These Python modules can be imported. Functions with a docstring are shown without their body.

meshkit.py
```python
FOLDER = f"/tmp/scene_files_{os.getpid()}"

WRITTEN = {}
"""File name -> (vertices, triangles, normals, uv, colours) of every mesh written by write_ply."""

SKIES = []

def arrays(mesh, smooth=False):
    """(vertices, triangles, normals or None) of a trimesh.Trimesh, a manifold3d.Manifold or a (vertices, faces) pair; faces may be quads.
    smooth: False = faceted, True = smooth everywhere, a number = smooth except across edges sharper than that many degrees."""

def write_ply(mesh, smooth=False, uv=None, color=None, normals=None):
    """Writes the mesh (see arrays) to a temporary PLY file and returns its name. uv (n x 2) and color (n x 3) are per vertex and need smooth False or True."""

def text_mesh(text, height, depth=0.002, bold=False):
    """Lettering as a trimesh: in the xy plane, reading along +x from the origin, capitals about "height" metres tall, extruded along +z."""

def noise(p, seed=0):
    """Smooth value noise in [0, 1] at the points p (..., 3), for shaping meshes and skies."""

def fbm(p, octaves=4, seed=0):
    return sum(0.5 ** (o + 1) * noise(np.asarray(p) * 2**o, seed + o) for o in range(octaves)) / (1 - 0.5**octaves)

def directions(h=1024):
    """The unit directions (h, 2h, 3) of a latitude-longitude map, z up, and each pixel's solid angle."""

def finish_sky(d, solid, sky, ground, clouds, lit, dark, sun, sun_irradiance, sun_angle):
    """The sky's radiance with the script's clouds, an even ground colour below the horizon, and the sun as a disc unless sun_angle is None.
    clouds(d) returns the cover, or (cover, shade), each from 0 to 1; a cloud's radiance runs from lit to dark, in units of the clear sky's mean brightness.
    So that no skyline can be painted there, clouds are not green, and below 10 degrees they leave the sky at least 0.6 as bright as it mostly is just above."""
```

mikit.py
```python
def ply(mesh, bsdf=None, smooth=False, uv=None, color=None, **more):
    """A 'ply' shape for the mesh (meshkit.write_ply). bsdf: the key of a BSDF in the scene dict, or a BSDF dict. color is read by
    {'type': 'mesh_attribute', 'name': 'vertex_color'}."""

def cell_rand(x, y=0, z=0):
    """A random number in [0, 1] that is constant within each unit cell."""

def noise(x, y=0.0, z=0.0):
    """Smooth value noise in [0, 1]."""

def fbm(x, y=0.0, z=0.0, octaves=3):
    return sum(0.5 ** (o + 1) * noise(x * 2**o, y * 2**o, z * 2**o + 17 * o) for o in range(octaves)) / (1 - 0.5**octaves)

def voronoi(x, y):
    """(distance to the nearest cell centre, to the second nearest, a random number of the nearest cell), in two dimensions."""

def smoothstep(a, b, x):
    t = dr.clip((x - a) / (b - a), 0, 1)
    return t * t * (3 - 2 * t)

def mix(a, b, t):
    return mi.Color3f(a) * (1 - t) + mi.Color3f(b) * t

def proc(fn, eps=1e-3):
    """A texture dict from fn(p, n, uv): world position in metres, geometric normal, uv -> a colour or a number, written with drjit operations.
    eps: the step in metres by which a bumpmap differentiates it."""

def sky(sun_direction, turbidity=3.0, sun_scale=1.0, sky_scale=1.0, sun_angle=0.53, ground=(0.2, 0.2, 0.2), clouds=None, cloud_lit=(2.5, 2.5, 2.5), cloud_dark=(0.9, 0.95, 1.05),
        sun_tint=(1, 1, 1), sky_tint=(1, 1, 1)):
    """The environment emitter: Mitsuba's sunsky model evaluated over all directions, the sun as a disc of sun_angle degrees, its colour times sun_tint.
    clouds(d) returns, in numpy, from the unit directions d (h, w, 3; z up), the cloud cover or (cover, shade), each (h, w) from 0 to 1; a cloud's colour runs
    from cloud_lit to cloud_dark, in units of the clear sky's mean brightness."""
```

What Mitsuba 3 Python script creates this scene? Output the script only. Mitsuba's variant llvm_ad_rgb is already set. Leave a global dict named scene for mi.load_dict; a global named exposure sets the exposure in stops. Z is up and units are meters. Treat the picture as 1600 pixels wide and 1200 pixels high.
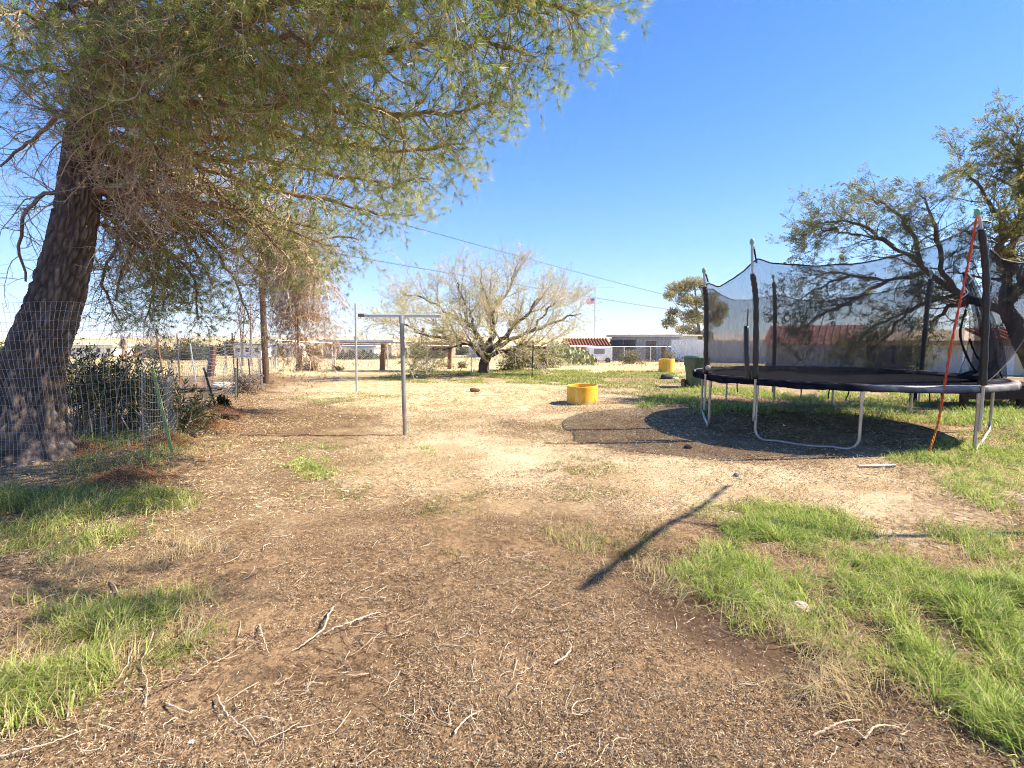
import math
import numpy as np, trimesh, shapely, drjit as dr, mitsuba as mi
import mikit, meshkit
from mikit import noise, fbm, smoothstep, mix

T = mi.ScalarTransform4f
scene, labels = {}, {}

# ------------------------------------------------------------------ camera, light, exposure
EYE, FOCAL = 1.6, 760.0                      # metres, pixels of a 1600 wide picture
PITCH = math.atan((600 - 527) / FOCAL)
scene['camera'] = {'type': 'perspective', 'fov': 2 * math.degrees(math.atan(800 / FOCAL)), 'fov_axis': 'x', 'near_clip': 0.05, 'far_clip': 12000.0,
                   'to_world': T().look_at(origin=[0, 0, EYE], target=[0, math.cos(PITCH), EYE - math.sin(PITCH)], up=[0, 0, 1])}
SUN = (0.705, 0.03, 0.705)
def veil(d):
    # thin white haze that thickens towards the horizon all round
    return 0.72 * np.exp(-np.clip(d[..., 2], 0, 1) / 0.11)


scene['sky'] = mikit.sky(SUN, turbidity=2.2, sky_scale=0.66, sky_tint=(0.46, 0.80, 1.24), sun_tint=(0.97, 1.0, 1.06), ground=(0.3, 0.25, 0.18), clouds=veil, cloud_lit=(2.1, 2.4, 2.5))
exposure = 3.18


def ray(px, py):
    u = (600 - py) / FOCAL
    return np.array([(px - 800) / FOCAL, math.cos(PITCH) + u * math.sin(PITCH), -math.sin(PITCH) + u * math.cos(PITCH)])


def at(px, py, y):
    "the point of the photograph at this pixel, at distance y"
    d = ray(px, py)
    return np.array([0, 0, EYE]) + d * (y / d[1])


# ------------------------------------------------------------------ the air: distant hills fade to blue
scene['air'] = {'type': 'homogeneous', 'albedo': {'type': 'rgb', 'value': [0.94, 0.95, 0.97]}, 'sigma_t': {'type': 'rgb', 'value': [0.000055, 0.000065, 0.00008]}}
scene['haze'] = {'type': 'cube', 'bsdf': {'type': 'null'}, 'interior': {'type': 'ref', 'id': 'air'}, 'to_world': T().translate([0, 0, 90]).scale([5200, 5200, 100])}
scene['camera']['medium'] = {'type': 'ref', 'id': 'air'}
labels['haze'] = {'label': 'thin dry air that fades the distant hills to pale blue', 'category': 'haze', 'kind': 'stuff'}


# ------------------------------------------------------------------ terrain
def sstep(a, b, x):
    t = np.clip((x - a) / (b - a), 0, 1)
    return t * t * (3 - 2 * t)


def n2(x, y, s=1.0, seed=0, octaves=3):
    p = np.stack([np.asarray(x, float) * s, np.asarray(y, float) * s, np.zeros_like(np.asarray(x, float))], -1)
    return meshkit.fbm(p, octaves, seed)


FENCE_LINE = np.array([(-12.0, 5.75), (-5.2, 5.72), (-4.55, 5.95), (-5.1, 7.1), (-6.55, 10.7), (-7.9, 14.2), (-9.9, 19.6), (-12.3, 25.6)])


def fence_dist(x, y):
    d = np.full(np.shape(x), 1e9)
    for a, b in zip(FENCE_LINE[2:-1], FENCE_LINE[3:]):
        ab = b - a
        t = np.clip(((x - a[0]) * ab[0] + (y - a[1]) * ab[1]) / (ab @ ab), 0, 1)
        d = np.minimum(d, np.hypot(x - a[0] - t * ab[0], y - a[1] - t * ab[1]))
    return d


def H(x, y):
    x, y = np.asarray(x, float), np.asarray(y, float)
    far = np.clip(y - 25, 0, None)
    z = -0.034 * 95 * (1 - np.exp(-far / 95))
    near = np.exp(-(np.hypot(x, y - 4) / 60) ** 2)
    z = z + near * 0.10 * (n2(x, y, 0.28, 3, 2) - 0.5)
    z = z + 0.16 * np.exp(-(fence_dist(x, y) / 0.55) ** 2) * (0.3 + n2(x, y, 0.9, 5, 2))
    z = z + 0.05 * np.exp(-((x - 5.2) ** 2 + (y - 5.4) ** 2) / 1.5)
    return z


def gp(px, py):
    d = ray(px, py)
    o = np.array([0, 0, EYE])
    t = (0 - EYE) / d[2]
    for _ in range(25):
        p = o + d * t
        t = t + 0.7 * ((float(H(p[0], p[1])) - EYE) / d[2] - t)
    p = o + d * t
    return np.array([p[0], p[1], float(H(p[0], p[1]))])


def gpoly(pts):
    return shapely.Polygon([gp(*p)[:2] for p in pts]).buffer(0)


def G(x, y, dz=0.0):
    return np.array([x, y, float(H(x, y)) + dz])


# ------------------------------------------------------------------ materials (colour comes with the vertices, so one material serves many)
VC = {'type': 'mesh_attribute', 'name': 'vertex_color'}
scene['m_matte'] = {'type': 'twosided', 'bsdf': {'type': 'diffuse', 'reflectance': VC}}
scene['m_leaf'] = {'type': 'principledthin', 'base_color': VC, 'roughness': 0.55, 'diff_trans': 0.95, 'spec_trans': 0.0}
scene['m_needle'] = {'type': 'principledthin', 'base_color': VC, 'roughness': 0.45, 'diff_trans': 1.15, 'spec_trans': 0.0}
scene['m_grass'] = {'type': 'principledthin', 'base_color': VC, 'roughness': 0.5, 'diff_trans': 0.9, 'spec_trans': 0.0}
scene['m_metal'] = {'type': 'twosided', 'bsdf': {'type': 'principled', 'base_color': VC, 'roughness': 0.42, 'metallic': 0.55}}
scene['m_paint'] = {'type': 'twosided', 'bsdf': {'type': 'principled', 'base_color': VC, 'roughness': 0.55, 'specular': 0.4}}
scene['m_plastic'] = {'type': 'twosided', 'bsdf': {'type': 'principled', 'base_color': VC, 'roughness': 0.38, 'specular': 0.5}}
scene['m_net'] = {'type': 'mask', 'opacity': 0.485, 'bsdf': {'type': 'principledthin', 'base_color': {'type': 'rgb', 'value': [0.024, 0.026, 0.034]}, 'roughness': 0.6, 'diff_trans': 0.8}}


def soil(p, n, uv):
    # uv.x: how much litter covers the sand, uv.y: how much dry grass
    x, y = p.x, p.y
    f1 = fbm(x * 34, y * 34, 0, 3)
    f2 = fbm(x * 3.1, y * 3.1, 5, 3)
    f3 = noise(x * 170, y * 170, 2)
    sand = mix((0.42, 0.335, 0.22), (0.54, 0.465, 0.33), f2)
    thatch = smoothstep(0.40, 0.66, fbm(x * 1.1, y * 1.6, 3, 3) * 0.6 + f1 * 0.45)
    sand = mix(sand * (0.62 + 0.7 * f1), mi.Color3f(0.30, 0.22, 0.13) * (0.6 + 0.8 * f3), thatch * 0.85)
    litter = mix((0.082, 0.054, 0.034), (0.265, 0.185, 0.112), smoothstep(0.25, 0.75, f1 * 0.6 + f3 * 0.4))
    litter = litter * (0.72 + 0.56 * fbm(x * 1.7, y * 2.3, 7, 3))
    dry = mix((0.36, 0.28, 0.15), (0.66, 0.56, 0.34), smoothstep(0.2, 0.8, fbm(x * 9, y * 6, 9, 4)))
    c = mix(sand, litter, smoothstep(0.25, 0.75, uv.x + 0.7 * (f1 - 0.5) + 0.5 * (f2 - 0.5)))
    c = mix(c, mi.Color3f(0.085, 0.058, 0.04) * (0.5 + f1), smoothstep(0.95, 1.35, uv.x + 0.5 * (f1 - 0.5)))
    return mix(c, dry, smoothstep(0.3, 0.7, uv.y + 0.5 * (f2 - 0.5)))


scene['m_soil'] = {'type': 'twosided', 'bsdf': {'type': 'diffuse', 'reflectance': mikit.proc(soil)}}


# ------------------------------------------------------------------ helpers
def num(base):
    if base not in scene and base not in labels:
        return base
    for i in range(1, 2000):
        k = f'{base}_{i:03d}'
        if k not in scene and k not in labels:
            return k


class MB:
    "collects pieces (vertices, triangles, colours) into one mesh"
    def __init__(self):
        self.v, self.f, self.c, self.n = [], [], [], 0

    def add(self, v, f, c):
        v = np.asarray(v, float)
        c = np.broadcast_to(np.asarray(c, float), v.shape)
        self.v.append(v); self.f.append(np.asarray(f, int) + self.n); self.c.append(c); self.n += len(v)
        return self

    def arrays(self):
        return np.vstack(self.v), np.vstack(self.f), np.vstack(self.c)

    def build(self, key, bsdf='m_matte', smooth=False):
        v, f, c = self.arrays()
        scene[key] = mikit.ply(trimesh.Trimesh(v, f, process=False), bsdf, smooth=smooth, color=np.clip(c, 0.004, 0.95))
        return key


def tag(key, label=None, cat=None, group=None, kind=None):
    d = {}
    for k, v in (('label', label), ('category', cat), ('group', group), ('kind', kind)):
        if v:
            d[k] = v
    labels[key] = {**labels.get(key, {}), **d}
    return key


def thing(name, label, cat, group=None):
    return tag(num(name), label, cat, group)


def part(parent, name):
    return num(parent + '__' + name)


def mottle(v, base, amp=0.25, scale=3.0, seed=0, base2=None):
    n = meshkit.fbm(np.asarray(v) * scale, 3, seed)[:, None]
    if base2 is not None:
        t = sstep(0.35, 0.65, n)
        return np.asarray(base) * (1 - t) + np.asarray(base2) * t
    return np.asarray(base) * (1 + amp * 2 * (n - 0.5))


def unit(a):
    a = np.asarray(a, float)
    return a / np.maximum(np.linalg.norm(a, axis=-1, keepdims=True), 1e-9)


def tubes(P, R, sides=5, cap=False):
    "P (N,K,3) centre lines, R (N,K) radii -> vertices, triangles; vertex i belongs to tube i // (K*sides)"
    P, R = np.asarray(P, float), np.asarray(R, float)
    N, K, _ = P.shape
    t = unit(np.gradient(P, axis=1))
    ref = np.where(np.abs(t[:, 0, 2:3]) < 0.8, [[0, 0, 1.0]], [[1.0, 0, 0]])
    u = unit(np.cross(t[:, 0], ref))
    rows = []
    a = np.arange(sides) * 2 * np.pi / sides
    for k in range(K):
        u = unit(u - t[:, k] * np.sum(u * t[:, k], -1, keepdims=True))
        w = np.cross(t[:, k], u)
        rows.append(P[:, k, None, :] + R[:, k, None, None] * (u[:, None] * np.cos(a)[None, :, None] + w[:, None] * np.sin(a)[None, :, None]))
    V = np.stack(rows, 1).reshape(-1, 3)
    i = (np.arange(N)[:, None, None] * K * sides + np.arange(K - 1)[None, :, None] * sides)
    j, jn = np.arange(sides)[None, None], (np.arange(sides)[None, None] + 1) % sides
    A, B, C, D = i + j, i + jn, i + sides + j, i + sides + jn
    F = np.concatenate([np.stack([A, B, D], -1).reshape(-1, 3), np.stack([A, D, C], -1).reshape(-1, 3)])
    if cap:
        base = np.arange(N) * K * sides
        caps = []
        for s in range(1, sides - 1):
            caps.append(np.stack([base, base + s + 1, base + s], 1))
            e = base + (K - 1) * sides
            caps.append(np.stack([e, e + s, e + s + 1], 1))
        F = np.vstack([F] + caps)
    return V, F


def tube(pts, r, sides=10, cap=True):
    pts = np.asarray(pts, float)
    r = np.broadcast_to(np.asarray(r, float), (len(pts),))
    return tubes(pts[None], r[None], sides, cap)


def smooth_line(pts, n):
    "a Catmull-Rom line of n points through pts"
    pts = np.asarray(pts, float)
    q = np.vstack([2 * pts[0] - pts[1], pts, 2 * pts[-1] - pts[-2]])
    s = np.linspace(0, len(pts) - 1 - 1e-6, n)
    i = s.astype(int); t = (s - i)[:, None]
    a, b, c, d = q[i], q[i + 1], q[i + 2], q[i + 3]
    return 0.5 * (2 * b + (c - a) * t + (2 * a - 5 * b + 4 * c - d) * t ** 2 + (3 * b - a - 3 * c + d) * t ** 3)


def ribbons(P, W, side):
    "P (N,K,3), W (N,K) half widths, side (N,3) -> flat tapering strips"
    N, K, _ = P.shape
    L, Rr = P - side[:, None] * W[..., None], P + side[:, None] * W[..., None]
    V = np.stack([L, Rr], 2).reshape(-1, 3)
    i = (np.arange(N)[:, None] * K + np.arange(K - 1)[None]) * 2
    F = np.concatenate([np.stack([i, i + 1, i + 3], -1).reshape(-1, 3), np.stack([i, i + 3, i + 2], -1).reshape(-1, 3)])
    return V, F


def box(c, s, rot=0.0, n=1, tilt=None):
    m = trimesh.creation.box(s)
    if n > 1:
        for _ in range(n - 1):
            m = m.subdivide()
    v = np.array(m.vertices)
    if tilt is not None:
        v = v @ trimesh.transformations.euler_matrix(*tilt)[:3, :3].T
    ca, sa = math.cos(rot), math.sin(rot)
    v = v @ np.array([[ca, sa, 0], [-sa, ca, 0], [0, 0, 1]])
    return v + np.asarray(c), np.array(m.faces)


def bar(a, b, w, h, n=8):
    "a square beam from a to b, its section w by h"
    a, b = np.asarray(a, float), np.asarray(b, float)
    t = unit(b - a)
    u = unit(np.cross(t, [0, 0, 1] if abs(t[2]) < 0.9 else [0, 1, 0]))
    q = np.cross(t, u)
    e = 0.12 * min(w, h)
    ring = [(-w / 2 + e, -h / 2), (w / 2 - e, -h / 2), (w / 2, -h / 2 + e), (w / 2, h / 2 - e), (w / 2 - e, h / 2), (-w / 2 + e, h / 2), (-w / 2, h / 2 - e), (-w / 2, -h / 2 + e)]
    V = np.array([a + (b - a) * s + u * x + q * y for s in np.linspace(0, 1, n) for x, y in ring])
    F = []
    for k in range(n - 1):
        for j in range(8):
            A, B = k * 8 + j, k * 8 + (j + 1) % 8
            F += [[A, B, B + 8], [A, B + 8, A + 8]]
    for s in range(1, 7):
        F += [[0, s + 1, s], [(n - 1) * 8, (n - 1) * 8 + s, (n - 1) * 8 + s + 1]]
    return V, np.array(F)


def grow(P, R, m, t0, t1, l0, l1, angle, K, wiggle, pull, ratio, rng, shrink=0.5, rmin=0.002, tip=0.35):
    "m children on each parent line: (lines, radii, parent number); pull = (x, y, z) added to the direction at every step"
    N, KP, _ = P.shape
    par = np.repeat(np.arange(N), m)
    M = len(par)
    t = (np.tile(np.arange(m), N) + rng.uniform(0, 1, M)) / m
    t = t0 + (t1 - t0) * t
    s = t * (KP - 1)
    i = np.minimum(s.astype(int), KP - 2); fr = (s - i)[:, None]
    base = P[par, i] * (1 - fr) + P[par, i + 1] * fr
    tan = unit(P[par, i + 1] - P[par, i])
    rad = R[par, i] * (1 - fr[:, 0]) + R[par, i + 1] * fr[:, 0]
    rnd = unit(rng.normal(size=(M, 3)))
    perp = unit(rnd - tan * np.sum(rnd * tan, -1, keepdims=True))
    a = np.radians(rng.uniform(angle[0], angle[1], M))[:, None]
    d = tan * np.cos(a) + perp * np.sin(a)
    ln = rng.uniform(l0, l1, M) * (1 - shrink * t)
    r0 = np.maximum(rad * ratio, rmin)
    pts, step = [base], (ln / (K - 1))[:, None]
    curl = rng.normal(size=(M, 3)) * wiggle * 0.6
    for k in range(K - 1):
        d = unit(d + np.asarray(pull) / (K - 1) + curl / (K - 1) * 2 + rng.normal(size=(M, 3)) * wiggle / 2)
        pts.append(pts[-1] + d * step)
    rr = r0[:, None] * np.linspace(1, tip, K)[None]
    return np.stack(pts, 1), rr, par


def sample(P, m, t0, t1, rng):
    "m points with directions on each line"
    N, K, _ = P.shape
    par = np.repeat(np.arange(N), m)
    s = rng.uniform(t0, t1, len(par)) * (K - 1)
    i = np.minimum(s.astype(int), K - 2); fr = (s - i)[:, None]
    return P[par, i] * (1 - fr) + P[par, i + 1] * fr, unit(P[par, i + 1] - P[par, i]), par


def leaves(pos, d, ln, wd, rng, bend=0.25):
    "one folded rhombus of two triangles per leaf"
    N = len(pos)
    d = unit(d)
    side = unit(np.cross(d, unit(rng.normal(size=(N, 3)))))
    up = np.cross(side, d)
    ln, wd = np.broadcast_to(ln, N)[:, None], np.broadcast_to(wd, N)[:, None]
    mid = pos + d * ln * 0.5 + up * ln * bend * 0.4
    V = np.stack([pos, mid - side * wd * 0.5, pos + d * ln, mid + side * wd * 0.5], 1).reshape(-1, 3)
    b = np.arange(N)[:, None] * 4
    return V, np.concatenate([b + [[0, 1, 2]], b + [[0, 2, 3]]])


def needles(pos, d, m, l0, l1, wd, spread, rng, droop=0.0):
    "m thin triangles fanned around each tuft direction"
    N = len(pos) * m
    p = np.repeat(pos, m, 0)
    dd = unit(np.repeat(unit(d), m, 0) + rng.normal(size=(N, 3)) * spread + [0, 0, -droop])
    ln = rng.uniform(l0, l1, N)[:, None]
    side = unit(np.cross(dd, rng.normal(size=(N, 3)))) * wd
    V = np.stack([p - side, p + side, p + dd * ln], 1).reshape(-1, 3)
    return V, np.arange(N * 3).reshape(-1, 3)


def rep(c, k):
    return np.repeat(c, k, 0)


def pick(cols, n, rng, jitter=0.15):
    cols = np.asarray(cols, float)
    return cols[rng.integers(0, len(cols), n)] * rng.uniform(1 - jitter, 1 + jitter, (n, 1))


def inpoly(poly, x, y):
    shapely.prepare(poly)
    return shapely.contains_xy(poly, x, y)


# ------------------------------------------------------------------ the ground
ZONE_SAND = [gpoly(p) for p in (
    [(480, 790), (620, 680), (560, 640), (700, 640), (900, 700), (1000, 720), (1150, 720), (1200, 770), (1120, 790), (960, 770), (900, 830), (760, 800), (640, 780)],
    [(1000, 720), (1400, 740), (1600, 715), (1600, 830), (1400, 880), (1250, 790), (1130, 770), (960, 830), (900, 860), (1000, 770)],
    [(190, 860), (250, 850), (260, 880), (200, 890)], [(440, 600), (900, 585), (1090, 605), (1000, 640), (880, 660), (690, 650), (480, 625)])]
ZONE_DRY = [gpoly(p) for p in ([(440, 622), (520, 592), (760, 596), (900, 600), (880, 640), (700, 640), (560, 650)],)]


def zones(x, y):
    jx, jy = (n2(x, y, 1.3, 11) - 0.5) * 1.3, (n2(x, y, 1.3, 12) - 0.5) * 1.3
    lit = 0.62 + 0.5 * (n2(x, y, 0.7, 14) - 0.5)
    soft = [(0, 0), (.35, .1), (-.3, .2), (.1, -.35), (-.2, -.25), (.5, -.3), (-.55, 0), (.15, .5)]
    for z in ZONE_SAND:
        for ox, oy in soft:
            lit = lit - 0.40 / len(soft) * inpoly(z, x + jx + ox, y + jy + oy)
    lit = lit - 0.35 * sstep(17, 23, y)
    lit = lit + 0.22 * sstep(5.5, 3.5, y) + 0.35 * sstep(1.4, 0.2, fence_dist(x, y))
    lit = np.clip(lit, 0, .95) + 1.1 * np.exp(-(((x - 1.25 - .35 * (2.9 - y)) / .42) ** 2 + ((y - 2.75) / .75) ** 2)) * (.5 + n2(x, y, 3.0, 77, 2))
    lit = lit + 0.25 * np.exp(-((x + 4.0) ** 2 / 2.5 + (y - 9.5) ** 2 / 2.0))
    dry = 0.15 + 0.0 * x
    for z in ZONE_DRY:
        dry = dry + sum(0.45 / len(soft) * inpoly(z, x + jx + 2 * ox, y + jy + 2 * oy) for ox, oy in soft)
    dry = dry + 0.75 * sstep(17, 25, y)
    return np.clip(lit, 0, 1.6), np.clip(dry, 0, 1)


def build_ground():
    t = np.linspace(-1, 1, 340)
    ax = 2.2 * np.sinh(t * 8.3)
    X, Y = np.meshgrid(ax, ax * 1.0 + 3.4)
    x, y = X.ravel(), Y.ravel()
    z = H(x, y)
    near = np.exp(-((x / 9) ** 2 + ((y - 4) / 9) ** 2))
    lump = n2(x, y, 5.0, 21, 3) - 0.5
    ridge = 1 - np.abs(2 * n2(x * 1.0 + y * 0.55, y * 0.4 - x * 0.1, 6.0, 22, 2) - 1)
    churn = np.exp(-(((x - 1.3) / 1.2) ** 2 + ((y - 2.6) / 1.0) ** 2))
    z = z + near * (0.05 * lump - 0.035 * churn * sstep(0.75, 0.97, ridge))
    lit, dry = zones(x, y)
    n = len(t)
    i = (np.arange(n - 1)[:, None] * n + np.arange(n - 1)[None]).ravel()
    F = np.concatenate([np.stack([i, i + 1, i + n + 1], 1), np.stack([i, i + n + 1, i + n], 1)])
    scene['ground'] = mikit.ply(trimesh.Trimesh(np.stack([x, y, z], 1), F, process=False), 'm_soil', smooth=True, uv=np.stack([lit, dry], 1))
    tag('ground', kind='structure')


build_ground()


def build_hills():
    rng = np.random.default_rng(5)
    a = np.radians(np.linspace(-75, 75, 700))
    rows = []
    for k, s in enumerate(np.linspace(0, 1, 16)):
        r = 3600 + 900 * s
        x, y = r * np.sin(a), r * np.cos(a)
        prof = 6 + 18 * n2(np.degrees(a), 0 * a, 0.06, 31, 3) + 22 * n2(np.degrees(a), 0 * a, 0.5, 32, 4) + 34 * np.exp(-((np.degrees(a) - 16) / 9) ** 2)
        h = prof * np.sin(s * np.pi / 2) * (0.55 + 0.7 * n2(x, y, 0.006, 33, 5))
        rows.append(np.stack([x, y, h * 1.0 - 6 * (1 - s)], 1))
    V = np.vstack(rows)
    n = len(a)
    i = (np.arange(15)[:, None] * n + np.arange(n - 1)[None]).ravel()
    F = np.concatenate([np.stack([i, i + 1, i + n + 1], 1), np.stack([i, i + n + 1, i + n], 1)])
    MB().add(V, F, mottle(V, (0.42, 0.40, 0.42), 0.4, 0.006, 3)).build('hills', 'm_matte', True)
    tag('hills', kind='structure')


build_hills()


# ------------------------------------------------------------------ buildings and far things (large structure first)
def wall_block(key, c, s, rot, col, seed, name='wall', bsdf='m_paint'):
    k = part(key, name)
    v, f = box(c, s, rot, 5)
    MB().add(v, f, mottle(v, col, 0.12, 1.5, seed)).build(k, bsdf)
    return k


def loc(c, rot, dx, dy, z):
    ca, sa = math.cos(rot), math.sin(rot)
    return np.array([c[0] + ca * dx - sa * dy, c[1] + sa * dx + ca * dy, z])


def grey_building():
    t = thing('storage_building', 'long low grey building with a flat roof behind the chain link fence', 'building')
    a, b = at(955, 560, 47), at(1062, 560, 43)
    rot = math.atan2(b[1] - a[1], b[0] - a[0])
    L = np.hypot(*(b - a)[:2])
    zg = float(H(*((a + b) / 2)[:2])) - 0.2
    c = np.array([*((a + b) / 2)[:2], 0]) + np.array([-math.sin(rot), math.cos(rot), 0]) * 2.5
    ztop = at(1000, 525, 45)[2]
    h = ztop - zg
    wall_block(t, (c[0], c[1], zg + h / 2), (L, 5, h), rot, (0.33, 0.36, 0.42), 2)
    v, f = box((c[0], c[1], ztop + 0.06), (L + 0.7, 5.8, 0.12), rot, 3)
    MB().add(v, f, mottle(v, (0.30, 0.30, 0.30), 0.2, 1)).build(part(t, 'roof'))
    v, f = box((c[0], c[1], 0) + np.array([math.sin(rot) * 2.92, -math.cos(rot) * 2.92, ztop + 0.02]), (L + 0.7, 0.05, 0.22), rot)
    MB().add(v, f, (0.55, 0.55, 0.52)).build(part(t, 'fascia'))
    for dx, w, hh, nm, col in ((-L * 0.42, 1.3, 2.0, 'door', (0.06, 0.08, 0.12)), (-L * 0.22, 1.2, 1.0, 'window', (0.05, 0.06, 0.08)), (L * 0.10, 0.9, 1.9, 'door', (0.12, 0.10, 0.09))):
        z0 = zg + 0.2 + (1.0 if nm == 'window' else 0.0)
        k = part(t, nm)
        v, f = box(loc(c, rot, dx, -2.51, z0 + hh / 2), (w, 0.06, hh), rot)
        MB().add(v, f, col).build(k, 'm_plastic')
        v, f = box(loc(c, rot, dx, -2.53, z0 + hh + 0.05), (w + 0.2, 0.08, 0.1), rot)
        MB().add(v, f, (0.5, 0.5, 0.5)).build(part(k, 'frame'))
    m = MB()
    for i in range(int(L / 0.3)):
        v, f = box(loc(c, rot, -L / 2 + 0.15 + i * 0.3, -2.505, zg + h / 2), (0.04, 0.03, h - 0.2), rot)
        m.add(v, f, (0.27, 0.30, 0.35))
    tag(m.build(part(t, 'batten'), 'm_paint'), kind='stuff')


def metal_fence():
    t = thing('metal_fence', 'white corrugated metal fence behind the green wheeled bin', 'fence')
    a, b = at(1048, 560, 42), at(1240, 560, 36)
    L = np.hypot(*(b - a)[:2])
    d = unit(b - a)
    zb, zt = float(H(a[0], a[1])) - 0.3, at(1080, 531, 41)[2]
    n = int(L / 0.06)
    s = np.linspace(0, L, n)
    off = 0.045 * np.sin(s / 0.30 * 2 * np.pi)
    nrm = np.array([-d[1], d[0]])
    xy = a[:2] + s[:, None] * d[:2] + off[:, None] * nrm
    top = zt + 0.03 * np.sin(s * 0.9)
    rows = [np.column_stack([xy, np.full(n, zb)]), np.column_stack([xy, (zb + top) / 2]), np.column_stack([xy, top])]
    V = np.vstack(rows)
    i = (np.arange(2)[:, None] * n + np.arange(n - 1)[None]).ravel()
    F = np.concatenate([np.stack([i, i + 1, i + n + 1], 1), np.stack([i, i + n + 1, i + n], 1)])
    MB().add(V, F, mottle(V, (0.72, 0.74, 0.76), 0.15, 0.8, 4)).build(part(t, 'panel'), 'm_paint', True)
    for s_ in np.linspace(0.4, L - 0.4, 7):
        p = a[:2] + d[:2] * s_ + nrm * 0.12
        V, F = bar((*p, zb), (*p, zt - 0.05), 0.09, 0.09)
        MB().add(V, F, (0.35, 0.30, 0.2)).build(part(t, 'post'))


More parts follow.
